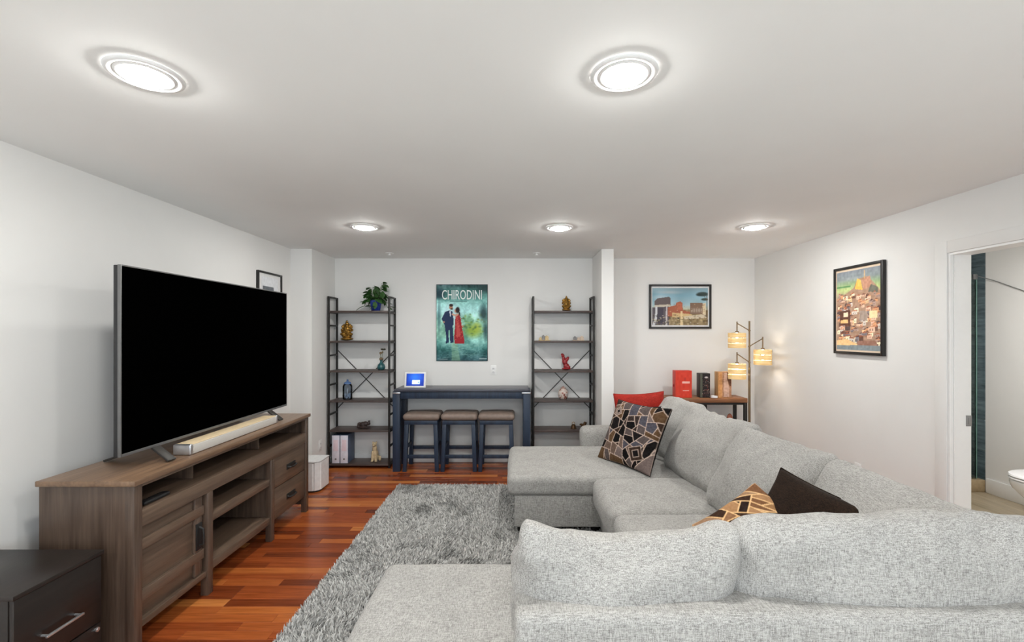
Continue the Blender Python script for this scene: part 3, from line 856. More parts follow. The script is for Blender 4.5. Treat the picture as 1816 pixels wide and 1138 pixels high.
for z0, z1, hz in ((.372, .600, .480), (.137, .366, .245)):
    d_ = box_part('drawer', STAND, st, FX - .045, FX - .012, 3.408, 3.912, z0, z1, .004)
    h_ = bmesh.new(); add_box(h_, FX - .012, FX - .007, 3.605, 3.745, hz - .022, hz + .022, .002)
    add_tube(h_, [(FX - .010, 3.62, hz), (FX + .010, 3.625, hz - .004), (FX + .012, 3.675, hz - .010), (FX + .010, 3.725, hz - .004), (FX - .010, 3.73, hz)], .007, 8)
    part('handle', h_, BLACKMETAL, d_)
box_part('bottom_panel', STAND, st, BXk + .012, FX - .045, 2.205, 2.68, .115, .135, .001)
box_part('bottom_panel', STAND, st, BXk + .012, FX - .045, 3.398, 3.94, .112, .132, .001)

rm = thing('remote_control', 'slim black remote control lying on the television stand shelf', 'remote', (-1.875, 2.35, .680))
bm = soft_box((.045, .17, .018), .008, (0, 0, .003), 8); bmesh.ops.translate(bm, verts=bm.verts[:], vec=(-1.875, 2.35, .6905)); part('body', bm, TVBODY, rm)
for k in range(8):
    bm = bmesh.new(); add_lathe(bm, [(.004, 0), (.004, .003), (.002, .004)], (-1.884 + .018 * (k % 2), 2.30 + .028 * (k // 2), .6990), 8); part('button', bm, IRON, rm)

# television
tv = thing('television', 'large black flat screen television on the brown stand', 'television', (-2.0, 3.065, .842))
TX = -1.975; TY0, TY1, TZ0, TZ1 = 2.262, 3.897, .922, 1.884
box_part('screen', SCREEN, tv, TX - .006, TX + .0035, TY0 + .007, TY1 - .007, TZ0 + .015, TZ1 - .007, .001)
bm = bmesh.new()
add_box(bm, TX - .012, TX + .004, TY0, TY0 + .007, TZ0, TZ1, .001); add_box(bm, TX - .012, TX + .004, TY1 - .007, TY1, TZ0, TZ1, .001)
add_box(bm, TX - .012, TX + .004, TY0 + .007, TY1 - .007, TZ0, TZ0 + .015, .001); add_box(bm, TX - .012, TX + .004, TY0 + .007, TY1 - .007, TZ1 - .007, TZ1, .001)
part('bezel', bm, plain('bezel_metal', srgb(116, 116, 116), .35, .6), tv)
box_part('back_housing', TVBODY, tv, TX - .035, TX - .012, TY0 + .002, TY1 - .002, TZ0 + .002, TZ1 - .002, .004)
box_part('back_bulge', TVBODY, tv, TX - .07, TX - .035, TY0 + .25, TY1 - .25, TZ0 + .05, TZ0 + .55, .012)
for y_ in (2.49, 3.64):
    bm = bmesh.new()
    add_bar(bm, (TX - .015, y_, .928), (TX + .095, y_ - .01, .850), .052, .012, bev=.003)
    add_bar(bm, (TX - .018, y_, .928), (TX - .26, y_ - .01, .850), .052, .012, bev=.003)
    part('foot', bm, IRON, tv)
sb = thing('soundbar', 'long pale soundbar lying in front of the television', 'soundbar', (-1.917, 3.08, .842))
box_part('grille', BARFRONT, sb, -1.966, -1.868, 2.625, 3.53, .844, .898, .005, 3)
box_part('top_panel', BARTOP, sb, -1.966, -1.87, 2.622, 3.535, .898, .903, .002)
for a, b_ in ((2.60, 2.625), (3.53, 3.555)): box_part('end_cap', CHROME, sb, -1.968, -1.866, a, b_, .843, .904, .006, 3)

# low white subwoofer
sw = thing('subwoofer', 'white boxy subwoofer on the floor beside the television stand', 'speaker', (-2.05, 4.515, 0))
bm = bmesh.new(); pts = [(-2.165, 4.39), (-1.965, 4.39), (-1.915, 4.435), (-1.915, 4.64), (-2.165, 4.64)]
add_prism(bm, pts, .018, .287); bmesh.ops.bevel(bm, geom=[e for e in bm.edges if abs(e.verts[0].co.z - e.verts[1].co.z) > .1], offset=.012, segments=4, affect='EDGES'); part('body', bm, WHITEPL, sw, angle=25)
bm = bmesh.new(); add_prism(bm, [(x * .985 - .03, y_ * .997 + .013) for x, y_ in pts], .287, .291); part('seam', bm, BLACKMETAL, sw)
bm = bmesh.new(); add_prism(bm, pts, .291, .302); bmesh.ops.bevel(bm, geom=[e for e in bm.edges if e.verts[0].co.z > .3 and e.verts[1].co.z > .3], offset=.003, segments=2, affect='EDGES'); part('lid', bm, WHITEPL, sw)
bm = bmesh.new(); add_prism(bm, [(-2.15, 4.405), (-1.97, 4.405), (-1.93, 4.44), (-1.93, 4.63), (-2.15, 4.63)], 0.0005, .018); part('base', bm, BLACKMETAL, sw)

# black filing cabinet at the lower left
fc = thing('filing_cabinet', 'low dark espresso filing cabinet in the near left corner', 'cabinet', (-2.13, 1.88, 0))
CX = -1.88
box_part('top', CAB, fc, -2.39, CX + .006, 1.692, 2.066, .542, .560, .002)
box_part('body', CAB, fc, -2.385, CX - .02, 1.697, 2.061, .02, .542, .002)
for z0, z1, zc in ((.245, .538, .345), (.03, .239, .13)):
    d_ = box_part('drawer', CAB, fc, CX - .019, CX, 1.70, 2.058, z0, z1, .002)
    bm = bmesh.new(); add_bar(bm, (CX + .028, 1.79, zc), (CX + .028, 1.945, zc), .010, .010, bev=.002)
    for yy in (1.80, 1.935): add_tube(bm, [(CX - .001, yy, zc), (CX + .026, yy, zc)], .005, 8)
    part('handle', bm, CHROME, d_)
    if z0 < .2:
        bm = bmesh.new(); add_tube(bm, [(CX - .001, 2.035, z1 - .022), (CX + .006, 2.035, z1 - .022)], .010, 16); add_tube(bm, [(CX + .006, 2.035, z1 - .022), (CX + .008, 2.035, z1 - .022)], .006, 12); part('lock', bm, CHROME, d_)
for (x, y_) in ((-2.36, 1.72), (-2.36, 2.04), (CX - .05, 1.72), (CX - .05, 2.04)): 
    bm = bmesh.new(); add_lathe(bm, [(.016, 0), (.018, .02)], (x, y_, 0), 12); part('foot', bm, BLACKMETAL, fc)

# ------------------------------------------------------------------ narrow blue bar table and stools
bt = thing('bar_table', 'narrow navy blue counter height table against the back wall', 'table', (-.617, 5.25, 0))
TX0, TX1, TYA, TYB = -1.385, .148, 5.06, 5.44
box_part('top', NAVYTOP, bt, TX0 + .015, TX1 - .015, TYA - .004, TYB, .893, .918, .004)
box_part('apron', NAVY, bt, TX0 + .08, TX1 - .08, TYA + .012, TYA + .032, .812, .893, .003)
box_part('apron', NAVY, bt, TX0 + .08, TX1 - .08, TYB - .034, TYB - .014, .812, .893, .003)
for xa in (TX0 + .012, TX1 - .032): box_part('apron', NAVY, bt, xa, xa + .02, TYA + .08, TYB - .08, .812, .893, .003)
for xa in (TX0, TX1 - .08):
    for ya in (TYA, TYB - .08): box_part('leg', NAVY, bt, xa, xa + .08, ya, ya + .08, 0, .893, .004)
for xa, xb in ((TX0 - .002, TX0 + .085), (TX1 - .095, TX1 + .002)): box_part('corner_bracket', CHROME, bt, xa, xb, TYA - .006, TYA + .03, .868, .885, .002)

def stool(xc, label):
    t = thing('counter_stool', label, 'stool', (xc, 5.225, 0), 'padded counter stools under the blue table')
    W2, D2 = .188, .16
    bm = soft_box((.408, .325, .075), .035, (0, 0, .012), 18, .002, int(xc * 10))
    bmesh.ops.translate(bm, verts=bm.verts[:], vec=(0, 0, .604)); part('seat', bm, LEATHER, t, local=True, angle=80)
    bm = bmesh.new(); add_box(bm, -W2 + .005, W2 - .005, -D2 + .005, D2 - .005, .522, .566, .004); part('apron', bm, NAVY, t, local=True)
    for sx in (-1, 1):
        for sy in (-1, 1):
            bm = bmesh.new(); add_bar(bm, (sx * (W2 - .008), sy * (D2 - .012), .0), (sx * (W2 - .028), sy * (D2 - .03), .535), .044, .044, up=(0, 1, 0), bev=.003)
            for v in bm.verts: v.co.z = max(v.co.z, 0.0)
            part('leg', bm, NAVY, t, local=True)
    for sy, z in ((-1, .165), (1, .20)):
        bm = bmesh.new(); add_box(bm, -W2 + .02, W2 - .02, sy * (D2 - .02) - .010, sy * (D2 - .02) + .010, z - .02, z + .02, .003); part('stretcher', bm, NAVY, t, local=True)
    for sx in (-1, 1):
        bm = bmesh.new(); add_box(bm, sx * (W2 - .018) - .010, sx * (W2 - .018) + .010, -D2 + .03, D2 - .03, .245, .280, .003); part('stretcher', bm, NAVY, t, local=True)
stool(-1.073, 'leftmost of three padded navy stools under the table'); stool(-.650, 'middle of three padded navy stools under the table'); stool(-.232, 'rightmost of three padded navy stools under the table')

# ------------------------------------------------------------------ ladder shelf units
SZ = [1.80, 1.455, 1.115, .773, .435, .05]
def shelf_unit(x0, x1, label, side):
    t = thing('shelf_unit', label, 'shelf', ((x0 + x1) / 2, 5.33, 0), 'metal frame shelf units')
    ya, yb = 5.205, 5.445; p = .022
    for xx in (x0, x1):
        for yy in (ya, yb):
            box_part('post', BLACKMETAL, t, xx - p / 2, xx + p / 2, yy - p / 2, yy + p / 2, 0, 1.965, .002)
        for z in [1.955, 1.63, 1.285, .945, .605, .245] + [s_ - .020 for s_ in SZ]:
            box_part('rung', BLACKMETAL, t, xx - .009, xx + .009, ya + p / 2, yb - p / 2, z - .008, z + .010, .001)
    for z in SZ:
        box_part('shelf_board', SHELFWOOD, t, x0 + p / 2, x1 - p / 2, ya - .01, yb + .005, z - .022, z, .002)
    for s_ in (1, -1):
        a = (x0, 1.345) if s_ > 0 else (x1, 1.345); b_ = (x1, .64) if s_ > 0 else (x0, .64)
        bm = bmesh.new(); add_bar(bm, (a[0], yb + .0075 + .002 * s_, a[1]), (b_[0], yb + .0075 + .002 * s_, b_[1]), .003, .010); part('cross_brace', bm, IRON, t)
    return t
shelf_unit(-2.155, -1.462, 'tall black metal shelf unit with wooden boards left of the blue table', 'l')
shelf_unit(.186, .876, 'tall black metal shelf unit with wooden boards right of the blue table', 'r')

# ------------------------------------------------------------------ ornaments
def blob(name, balls, mat, label, cat, base, vox=.004, group=None, tubes=()):
    bm = bmesh.new()
    for b_ in balls:
        add_ball(bm, b_[0], b_[1], b_[2] if len(b_) > 2 else None, 14, 9)
    for t_ in tubes: add_tube(bm, t_[0], t_[1], 8, t_[2] if len(t_) > 2 else None)
    bmesh.ops.recalc_face_normals(bm, faces=bm.faces[:])
    me = bpy.data.meshes.new(name); bm.to_mesh(me); bm.free(); me.materials.append(mat)
    o = bpy.data.objects.new(name, me); col.objects.link(o)
    zmin = min(v.co.z for v in me.vertices)
    me.transform(Matrix.Translation((0, 0, -zmin + vox * .5)))
    md = o.modifiers.new('merge', 'REMESH'); md.mode = 'VOXEL'; md.voxel_size = vox; md.use_smooth_shade = True
    o.location = base; o['label'] = label; o['category'] = cat
    if group: o['group'] = group
    return o
def seated_idol(k):
    s_ = lambda *a: tuple(x * k for x in a)
    B = [(s_(0, 0, .018), s_(.075, .055, .02)), (s_(0, 0, .05), s_(.062, .048, .018)), (s_(-.04, -.015, .075), s_(.038, .03, .02)), (s_(.04, -.015, .075), s_(.038, .03, .02)),
         (s_(0, -.005, .105), s_(.045, .04, .042)), (s_(0, 0, .14), s_(.042, .03, .025)), (s_(0, -.005, .172), s_(.03, .028, .03)),
         (s_(-.036, .004, .175), s_(.022, .008, .026)), (s_(.036, .004, .175), s_(.022, .008, .026)), (s_(0, 0, .205), s_(.024, .022, .018)), (s_(0, 0, .225), s_(.014, .014, .02)),
         (s_(-.062, 0, .125), s_(.014, .014, .018)), (s_(.062, 0, .125), s_(.014, .014, .018)), (s_(-.058, .004, .165), s_(.012, .012, .018)), (s_(.058, .004, .165), s_(.012, .012, .018))]
    T = [([s_(0, -.03, .168), s_(.002, -.045, .145), s_(.008, -.05, .12), s_(.02, -.048, .105)], .011 * k, .006 * k),
         ([s_(-.04, 0, .145), s_(-.062, -.005, .125), s_(-.05, -.03, .105)], .011 * k), ([s_(.04, 0, .145), s_(.062, -.005, .125), s_(.05, -.03, .105)], .011 * k),
         ([s_(-.036, .005, .15), s_(-.06, .006, .165)], .009 * k), ([s_(.036, .005, .15), s_(.06, .006, .165)], .009 * k)]
    return B, T
B, T = seated_idol(.96); blob('figurine', B, GOLD, 'golden seated elephant headed figurine on the left shelf unit', 'figurine', (-1.985, 5.31, SZ[1]), tubes=T)
B, T = seated_idol(.72); blob('figurine', B, GOLD, 'golden seated figurine on the top board of the right shelf unit', 'figurine', (.575, 5.31, SZ[0]), .003, tubes=T)
# red leaning statue
blob('statue', [((.012, 0, .01), (.055, .035, .012)), ((.01, 0, .04), (.035, .028, .035)), ((-.005, 0, .085), (.028, .024, .04)), ((-.02, 0, .12), (.022, .02, .03)), ((.02, 0, .12), (.018, .018, .035), (0, .5, 0)), ((-.03, 0, .16), (.02, .019, .022)), ((-.038, -.005, .175), (.018, .016, .014)), ((.03, -.01, .03), (.028, .022, .02))],
     REDLAC, 'dark red carved statue on the right shelf unit', 'statue', (.565, 5.31, SZ[2]), .003, tubes=[([(-.015, -.012, .13), (-.035, -.02, .10), (-.028, -.024, .07)], .009)])
# round painted vase with lid
vt = thing('ginger_jar', 'round patterned jar with a lid on the right shelf unit', 'jar', (.537, 5.31, SZ[3]))
def jar_mat():
    m, nt, b = new_mat('painted_porcelain')
    f, _ = noise_tex(nt, (1, 1, 1), 26.0, 3.0)
    nt.links.new(ramp(nt, f, [(0.34, srgb(40, 52, 100)), (0.44, srgb(214, 200, 190)), (0.54, srgb(206, 190, 180)), (0.60, srgb(146, 66, 44)), (0.70, srgb(60, 44, 50))]), b.inputs['Base Color'])
    b.inputs['Roughness'].default_value = .15
    return m
bm = bmesh.new(); add_lathe(bm, [(.034, 0.0005), (.038, .004), (.054, .026), (.061, .058), (.057, .088), (.042, .112), (.028, .120), (.026, .126)], (.537, 5.31, SZ[3]), 32); part('body', bm, jar_mat(), vt, angle=60)
bm = bmesh.new(); add_lathe(bm, [(.030, .1265), (.030, .131), (.022, .138), (.010, .141), (.011, .148), (.005, .153)], (.537, 5.31, SZ[3]), 24); part('lid', bm, plain('jar_lid', srgb(184, 150, 138), .2, var=.2, scale=60), vt)
# small ornaments on the second board of the right unit
for x, c2, lb in ((.318, (196, 172, 128), 'small tan village ornament at the left end of the right shelf unit'), (.716, (206, 186, 166), 'small pale village ornament at the right end of the right shelf unit')):
    t = thing('ornament', lb, 'ornament', (x, 5.30, SZ[1]), 'small house ornaments')
    mA = plain('ornament_a', srgb(*c2), .6, var=.25, scale=90); mB = plain('ornament_b', srgb(126, 124, 124), .6, var=.2, scale=80)
    if x < .5: hs = [(-.045, .03, .035), (-.012, .034, .062), (.028, .04, .055)]
    else: hs = [(-.042, .036, .045), (.0, .03, .034), (.038, .038, .05)]
    box_part('base', mA, t, x - .068, x + .068, 5.27, 5.335, SZ[1] + .0005, SZ[1] + .008, .003)
    for k, (dx, w, h_) in enumerate(hs):
        bm = bmesh.new(); add_prism(bm, [(x + dx - w / 2, SZ[1] + .008), (x + dx + w / 2, SZ[1] + .008), (x + dx + w / 2, SZ[1] + .008 + h_ * .7), (x + dx, SZ[1] + .008 + h_), (x + dx - w / 2, SZ[1] + .008 + h_ * .7)], 5.28, 5.325, 'y')
        part('house', bm, mB if (k == 1 and x < .5) or (k == 0 and x > .5) else mA, t, smooth=False)
# bronze bell and bronze bird on the fifth board
t = thing('bell', 'small dark bronze bell on the right shelf unit near the sofa arm', 'bell', (.655, 5.29, SZ[4]))
bm = bmesh.new(); add_lathe(bm, [(.036, 0.0005), (.036, .006), (.028, .018), (.024, .04), (.014, .05), (.004, .052)], (.655, 5.29, SZ[4]), 24); part('bell_body', bm, BRONZE, t)
bm = bmesh.new(); add_tube(bm, [(.655 + .016 * math.cos(a), 5.29, SZ[4] + .062 + .014 * math.sin(a)) for a in [2 * math.pi * k / 12 - 1.5 for k in range(13)]], .003, 6); part('ring', bm, GOLD, t)
blob('figurine', [((0, 0, .014), (.04, .028, .015)), ((0, 0, .035), (.034, .024, .018)), ((.012, 0, .058), (.018, .016, .02)), ((-.03, 0, .045), (.02, .012, .012)), ((.03, 0, .062), (.01, .008, .008))], BRONZE, 'small dark bronze bird figurine beside the bell', 'figurine', (.775, 5.29, SZ[4]), .003)
bm = soft_box((.40, .18, .13), .02, (0, 0, .01), 12, .004, 3); bmesh.ops.translate(bm, verts=bm.verts[:], vec=(.46, 5.32, SZ[5] + .066)); single('storage_bag', bm, BLACKFAB, 'black soft bag on the bottom board of the right shelf unit', 'bag')

# left unit: plant, vase, jar, dark figurine, binders, dog
pl = thing('potted_plant', 'leafy green plant in a cobalt blue pot on top of the left shelf unit', 'plant', (-1.645, 5.30, SZ[0]))
bm = bmesh.new(); add_lathe(bm, [(.046, 0.0005), (.05, .004), (.066, .10), (.070, .108), (.070, .122), (.062, .122), (.060, .108)], (0, 0, 0), 28, False); part('pot', bm, BLUEPOT, pl, local=True)
bm = bmesh.new(); add_lathe(bm, [(.060, .10), (.0605, .110), (.03, .113), (.002, .114)], (0, 0, 0), 20); part('soil', bm, SOIL, pl, local=True)
lb_ = bmesh.new()
rows = []
for k in range(7):
    t_ = k / 6; w = .022 * math.sin(math.pi * min(1, t_ * .92 + .05)) ** .8; L = .075
    rows.append([lb_.verts.new((-w, t_ * L, -.018 * t_ * t_ + .004)), lb_.verts.new((0, t_ * L, -.018 * t_ * t_)), lb_.verts.new((w, t_ * L, -.018 * t_ * t_ + .004))])
for a, b_ in zip(rows[:-1], rows[1:]):
    for j in range(2): lb_.faces.new((a[j], a[j + 1], b_[j + 1], b_[j]))
leaf_me = bpy.data.meshes.new('leaf'); lb_.to_mesh(leaf_me); lb_.free(); leaf_me.materials.append(GREEN)
leaf_me.polygons.foreach_set('use_smooth', [True] * len(leaf_me.polygons))
rg = random.Random(21)
for k in range(16):
    a = 2 * math.pi * k / 16 + rg.uniform(-.3, .3)
    up_ = rg.uniform(.03, .15) if k % 3 else rg.uniform(.14, .2)
    out = rg.uniform(.05, .12)
    if k % 4 == 1: up_ = rg.uniform(-.09, -.03); out = rg.uniform(.105, .135)
    oy = min(1.0, .9)
    p0 = Vector((.02 * math.cos(a), .02 * math.sin(a), .112)); p2 = Vector((out * math.cos(a), out * math.sin(a) * oy, .125 + up_))
    if p2.y > .11: p2.y = .11
    p1 = (p0 + p2) / 2 + Vector((0, 0, .05 + max(0, -up_) * .9))
    bm = bmesh.new(); pts = []
    for j in range(6):
        t_ = j / 5; pts.append(p0 * (1 - t_) ** 2 + p1 * 2 * t_ * (1 - t_) + p2 * t_ * t_)
    add_tube(bm, pts, .0025, 5); part('stem', bm, STEM, pl, local=True)
    for j in (1, 2, 3, 4, 5, 5):
        o = bpy.data.objects.new('leaf', leaf_me); col.objects.link(o); o.parent = pl
        o.location = pts[j]; s_ = rg.uniform(.8, 1.3)
        o.rotation_euler = (rg.uniform(-.9, .35), rg.uniform(-.5, .5), a - math.pi / 2 + rg.uniform(-1.2, 1.2)); o.scale = (s_, s_, s_)

vz = thing('flower_vase', 'teal bulb vase holding a small dried flower on the left shelf unit', 'vase', (-1.582, 5.30, SZ[2]))
bm = bmesh.new(); add_lathe(bm, [(.028, .0005), (.040, .012), (.047, .035), (.038, .062), (.018, .082), (.014, .10), (.019, .115), (.016, .115), (.011, .10)], (0, 0, 0), 28, False); part('vase_body', bm, TEAL, vz, local=True, angle=70)
bm = bmesh.new(); add_tube(bm, [(0, 0, .03), (.002, 0, .12), (.012, 0, .18), (.022, -.004, .235)], .003, 6); add_tube(bm, [(0, 0, .10), (-.012, 0, .15), (-.008, 0, .19)], .0025, 6); part('stem', bm, STEM, vz, local=True)
bm = bmesh.new()
for k in range(9):
    a = 2 * math.pi * k / 9; add_ball(bm, (.024 + .018 * math.cos(a), -.004 + .018 * math.sin(a), .238 + .004 * (k % 2)), (.013, .013, .008), None, 8, 6)
part('flower', bm, plain('dried_flower', srgb(60, 56, 40), .8, var=.4, scale=80), vz, local=True)
bm = bmesh.new(); add_ball(bm, (0, 0, .128), (.024, .02, .018)); add_ball(bm, (-.008, 0, .195), (.014, .012, .016)); add_ball(bm, (.014, 0, .205), (.010, .010, .012)); part('bud', bm, plain('bud', srgb(110, 92, 70), .8, var=.5, scale=80), vz, local=True)

jr = thing('glass_jar', 'clear glass jar with a blue lid on the left shelf unit', 'jar', (-1.975, 5.30, SZ[3]))
bm = bmesh.new(); add_lathe(bm, [(.044, .0005), (.052, .006), (.054, .03), (.054, .15), (.046, .172), (.038, .178), (.034, .178), (.042, .168), (.050, .148), (.050, .03), (.046, .010), (.002, .008)], (0, 0, 0), 32, True, True); part('jar_body', bm, glass('jar_glass', (.86, .91, .97, 1)), jr, local=True, angle=60)
bm = bmesh.new(); add_lathe(bm, [(.040, .179), (.042, .183), (.040, .195), (.022, .205), (.010, .212), (.013, .224), (.004, .232)], (0, 0, 0), 24); part('lid', bm, plain('blue_glass_lid', srgb(92, 122, 168), .15), jr, local=True)
bm = bmesh.new()
for k in range(14): add_ball(bm, (.03 * math.cos(k * 2.4), .03 * math.sin(k * 2.4), .02 + .003 * k), (.014, .014, .012), None, 8, 6)
part('contents', bm, plain('jar_contents', srgb(190, 198, 208), .6, var=.3, scale=60), jr, local=True)

blob('figurine', [((0, 0, .012), (.085, .04, .012)), ((-.01, 0, .04), (.04, .03, .035)), ((.02, 0, .05), (.03, .028, .03)), ((-.05, 0, .05), (.024, .02, .02)), ((.055, 0, .055), (.022, .02, .022)), ((.062, 0, .08), (.014, .012, .012)), ((-.06, 0, .03), (.018, .02, .03))],
     DARKFIG, 'low dark reclining figurine on the fifth board of the left shelf unit', 'figurine', (-1.785, 5.30, SZ[4]), .004)
SLATE = plain('slate_cover', srgb(78, 92, 116), .5); SPINE = plain('white_spine', srgb(218, 216, 226), .5)
for k, lb in enumerate(('white spined binder nearest the post on the bottom board', 'white spined binder with slate blue cover on the bottom board')):
    x0 = -2.125 + .096 * k
    t = thing('binder', lb, 'binder', (x0 + .045, 5.32, SZ[5]), 'ring binders')
    box_part('cover', SLATE, t, x0, x0 + .090, 5.222, 5.43, SZ[5] + .0005, SZ[5] + .322, .003)
    box_part('spine', SPINE, t, x0 + .002, x0 + .088, 5.217, 5.2225, SZ[5] + .002, SZ[5] + .320, .002)
    bm = bmesh.new(); add_tube(bm, [(x0 + .045, 5.2175, SZ[5] + .05), (x0 + .045, 5.2145, SZ[5] + .05)], .011, 16); part('finger_ring', bm, SILVER, t)
    box_part('spine_label', plain('spine_label', srgb(226, 206, 214), .6), t, x0 + .018, x0 + .072, 5.2155, 5.2172, SZ[5] + .14, SZ[5] + .27, .0005)
# beige sitting animal
blob('figurine', [((0, 0, .09), (.040, .04, .055)), ((0, .006, .05), (.046, .045, .045)), ((0, -.012, .15), (.028, .028, .045)), ((0, -.018, .20), (.026, .030, .026)), ((0, -.045, .195), (.014, .02, .013)), ((-.02, -.01, .222), (.008, .006, .014)), ((.02, -.01, .222), (.008, .006, .014)), ((-.022, -.035, .012), (.016, .024, .012)), ((.022, -.035, .012), (.016, .024, .012)), ((.05, .02, .03), (.018, .014, .03))],
     BEIGE, 'beige sitting dog figurine on the bottom board of the left shelf unit', 'figurine', (-1.655, 5.30, SZ[5]), .004, tubes=[([(-.02, -.025, .12), (-.022, -.032, .01)], .013), ([(.02, -.025, .12), (.022, -.032, .01)], .013)])

# ------------------------------------------------------------------ digital display on the table
df = thing('digital_display', 'white framed digital display with a blue screen on the navy table', 'display', (-1.164, 5.2, .918))
ca, sa_ = math.cos(R(12)), math.sin(R(12))
def tilt(p):  # lean back about the bottom front edge
    y_ = p[1] - 5.17; z = p[2] - .922
    return (p[0], 5.17 + y_ * ca + z * sa_, .922 + z * ca - y_ * sa_)
bm = bmesh.new(); add_box(bm, -1.284, -1.040, 5.17, 5.186, .922, 1.104, .006, 3)
for v in bm.verts: v.co = Vector(tilt(v.co))
part('frame', bm, WHITEPL, df)
bm = bmesh.new(); add_prism(bm, [(5.18, .919), (5.25, .919), (5.20, 1.02)], -1.24, -1.085, 'x'); part('stand', bm, WHITEPL, df)
cvS = Canvas(60, 40, (14, 44, 140))
cvS.ell(.5, .3, .6, .7, (40, 110, 220), .9, .9); cvS.vgrad([(0, (10, 30, 110)), (1, (12, 24, 90))], 0, .04)
cvS.poly([(.34, .52), (.76, .52), (.76, .86), (.34, .86)], (200, 222, 250)); cvS.poly([(.66, .66), (.72, .66), (.72, .78), (.66, .78)], (90, 140, 220))
o0 = Vector(tilt((-1.262, 5.169, 1.084))); o1 = Vector(tilt((-1.062, 5.169, 1.084))); o2 = Vector(tilt((-1.262, 5.169, .944)))
print_part('screen', cvS, SCREENPRINT, df, o0, o1 - o0, o2 - o0)

# ------------------------------------------------------------------ wall outlets
def outlet(label, c, normal):
    t = thing('wall_outlet', label, 'outlet', c, 'wall outlets')
    nx, ny = normal
    bm = bmesh.new(); add_box(bm, -.036, .036, -.006, -.0005, -.058, .058, .002)
    b2 = bmesh.new()
    for z in (-.02, .02): add_box(b2, -.016, .016, -.009, -.006, z - .014, z + .014, .002)
    b3 = bmesh.new()
    for z in (-.02, .02):
        for x in (-.006, .006): add_box(b3, x - .0014, x + .0014, -.0094, -.0088, z - .006, z + .006)
    an = math.atan2(nx, -ny)
    Mr = Matrix.Rotation(an, 4, 'Z')
    for b_, nm, mt in ((bm, 'plate', TRIM), (b2, 'socket', WHITEPL), (b3, 'slot', BLACKMETAL)):
        b_.transform(Mr); part(nm, b_, mt, t, local=True)
outlet('white wall outlet under the couple poster', (-.284, YB, 1.10), (0, -1))
outlet('white wall outlet above the sofa back on the right wall', (XR, 3.80, .40), (-1, 0))
outlet('white wall outlet low on the column side above the subwoofer', (-2.183, 5.04, .30), (1, 0))

# ------------------------------------------------------------------ wall prints
po = thing('wall_poster', 'teal poster of a couple in a suit and a red gown above the navy table', 'poster', (-.658, YB, 1.21))
PX0, PX1, PZ0, PZ1 = -.967, -.352, 1.21, 2.127
box_part('backing', BLACKFRAME, po, PX0, PX1, YB - .013, YB - .001, PZ0, PZ1, .001)
cv = Canvas(110, 164, (110, 160, 158))
cv.vgrad([(0, (34, 62, 66)), (.08, (70, 118, 112)), (.2, (120, 176, 170)), (.35, (150, 200, 198)), (.5, (140, 190, 170)), (.66, (110, 160, 140)), (.74, (120, 176, 168)), (.85, (56, 108, 106)), (1, (22, 58, 66))])
cv.mottle(34, 5, 7); cv.mottle(24, 14, 20); cv.mottle(16, 40, 60)
cv.a = cv.a * 1.12 + 8
cv.ell(.30, .42, .22, .22, (206, 230, 242), .75, .8); cv.ell(.5, .13, .62, .11, (62, 116, 112), .75, .6)
cv.ell(.72, .60, .22, .12, (150, 176, 58), .85, .7); cv.ell(.80, .56, .10, .09, (176, 192, 70), .7, .8); cv.ell(.62, .45, .14, .08, (84, 140, 84), .6, .9)
for k in range(50):
    u, v = random.uniform(.5, .95), random.uniform(.38, .68); cv.ell(u, v, random.uniform(.02, .05), random.uniform(.01, .03), random.choice([(64, 110, 54), (132, 160, 50), (48, 96, 66), (170, 190, 86)]), .5, .8)
cv.ell(.92, .38, .12, .14, (26, 52, 56), .8, .7); cv.ell(.96, .60, .07, .18, (34, 66, 74), .8, .8); cv.ell(.06, .12, .14, .1, (24, 50, 66), .8, .7); cv.ell(.95, .05, .2, .08, (30, 56, 58), .8, .7); cv.ell(.05, .45, .05, .3, (40, 84, 96), .6, .8)
cv.poly([(.30, .75), (.40, .75), (.47, 1), (.30, 1)], (150, 190, 150), .5)
for k in range(26): cv.line((random.uniform(0, .9), random.uniform(.74, .98)), (random.uniform(.1, 1), random.uniform(.74, .98)), .006, random.choice([(150, 196, 186), (36, 84, 86)]), .25)
# man in a navy suit
cv.poly([(.17, .36), (.24, .34), (.31, .35), (.33, .42), (.34, .52), (.32, .54), (.34, .76), (.27, .77), (.26, .60), (.235, .60), (.245, .76), (.18, .775), (.195, .70), (.16, .53), (.115, .47), (.10, .45)], (30, 48, 84))
cv.poly([(.25, .345), (.285, .35), (.275, .44)], (214, 220, 230)); cv.ell(.285, .30, .042, .034, (176, 130, 104), 1, .3); cv.ell(.288, .272, .046, .022, (38, 28, 26), 1, .3); cv.ell(.30, .32, .03, .014, (52, 36, 32), .9, .4)
cv.ell(.145, .492, .022, .012, (184, 140, 116))
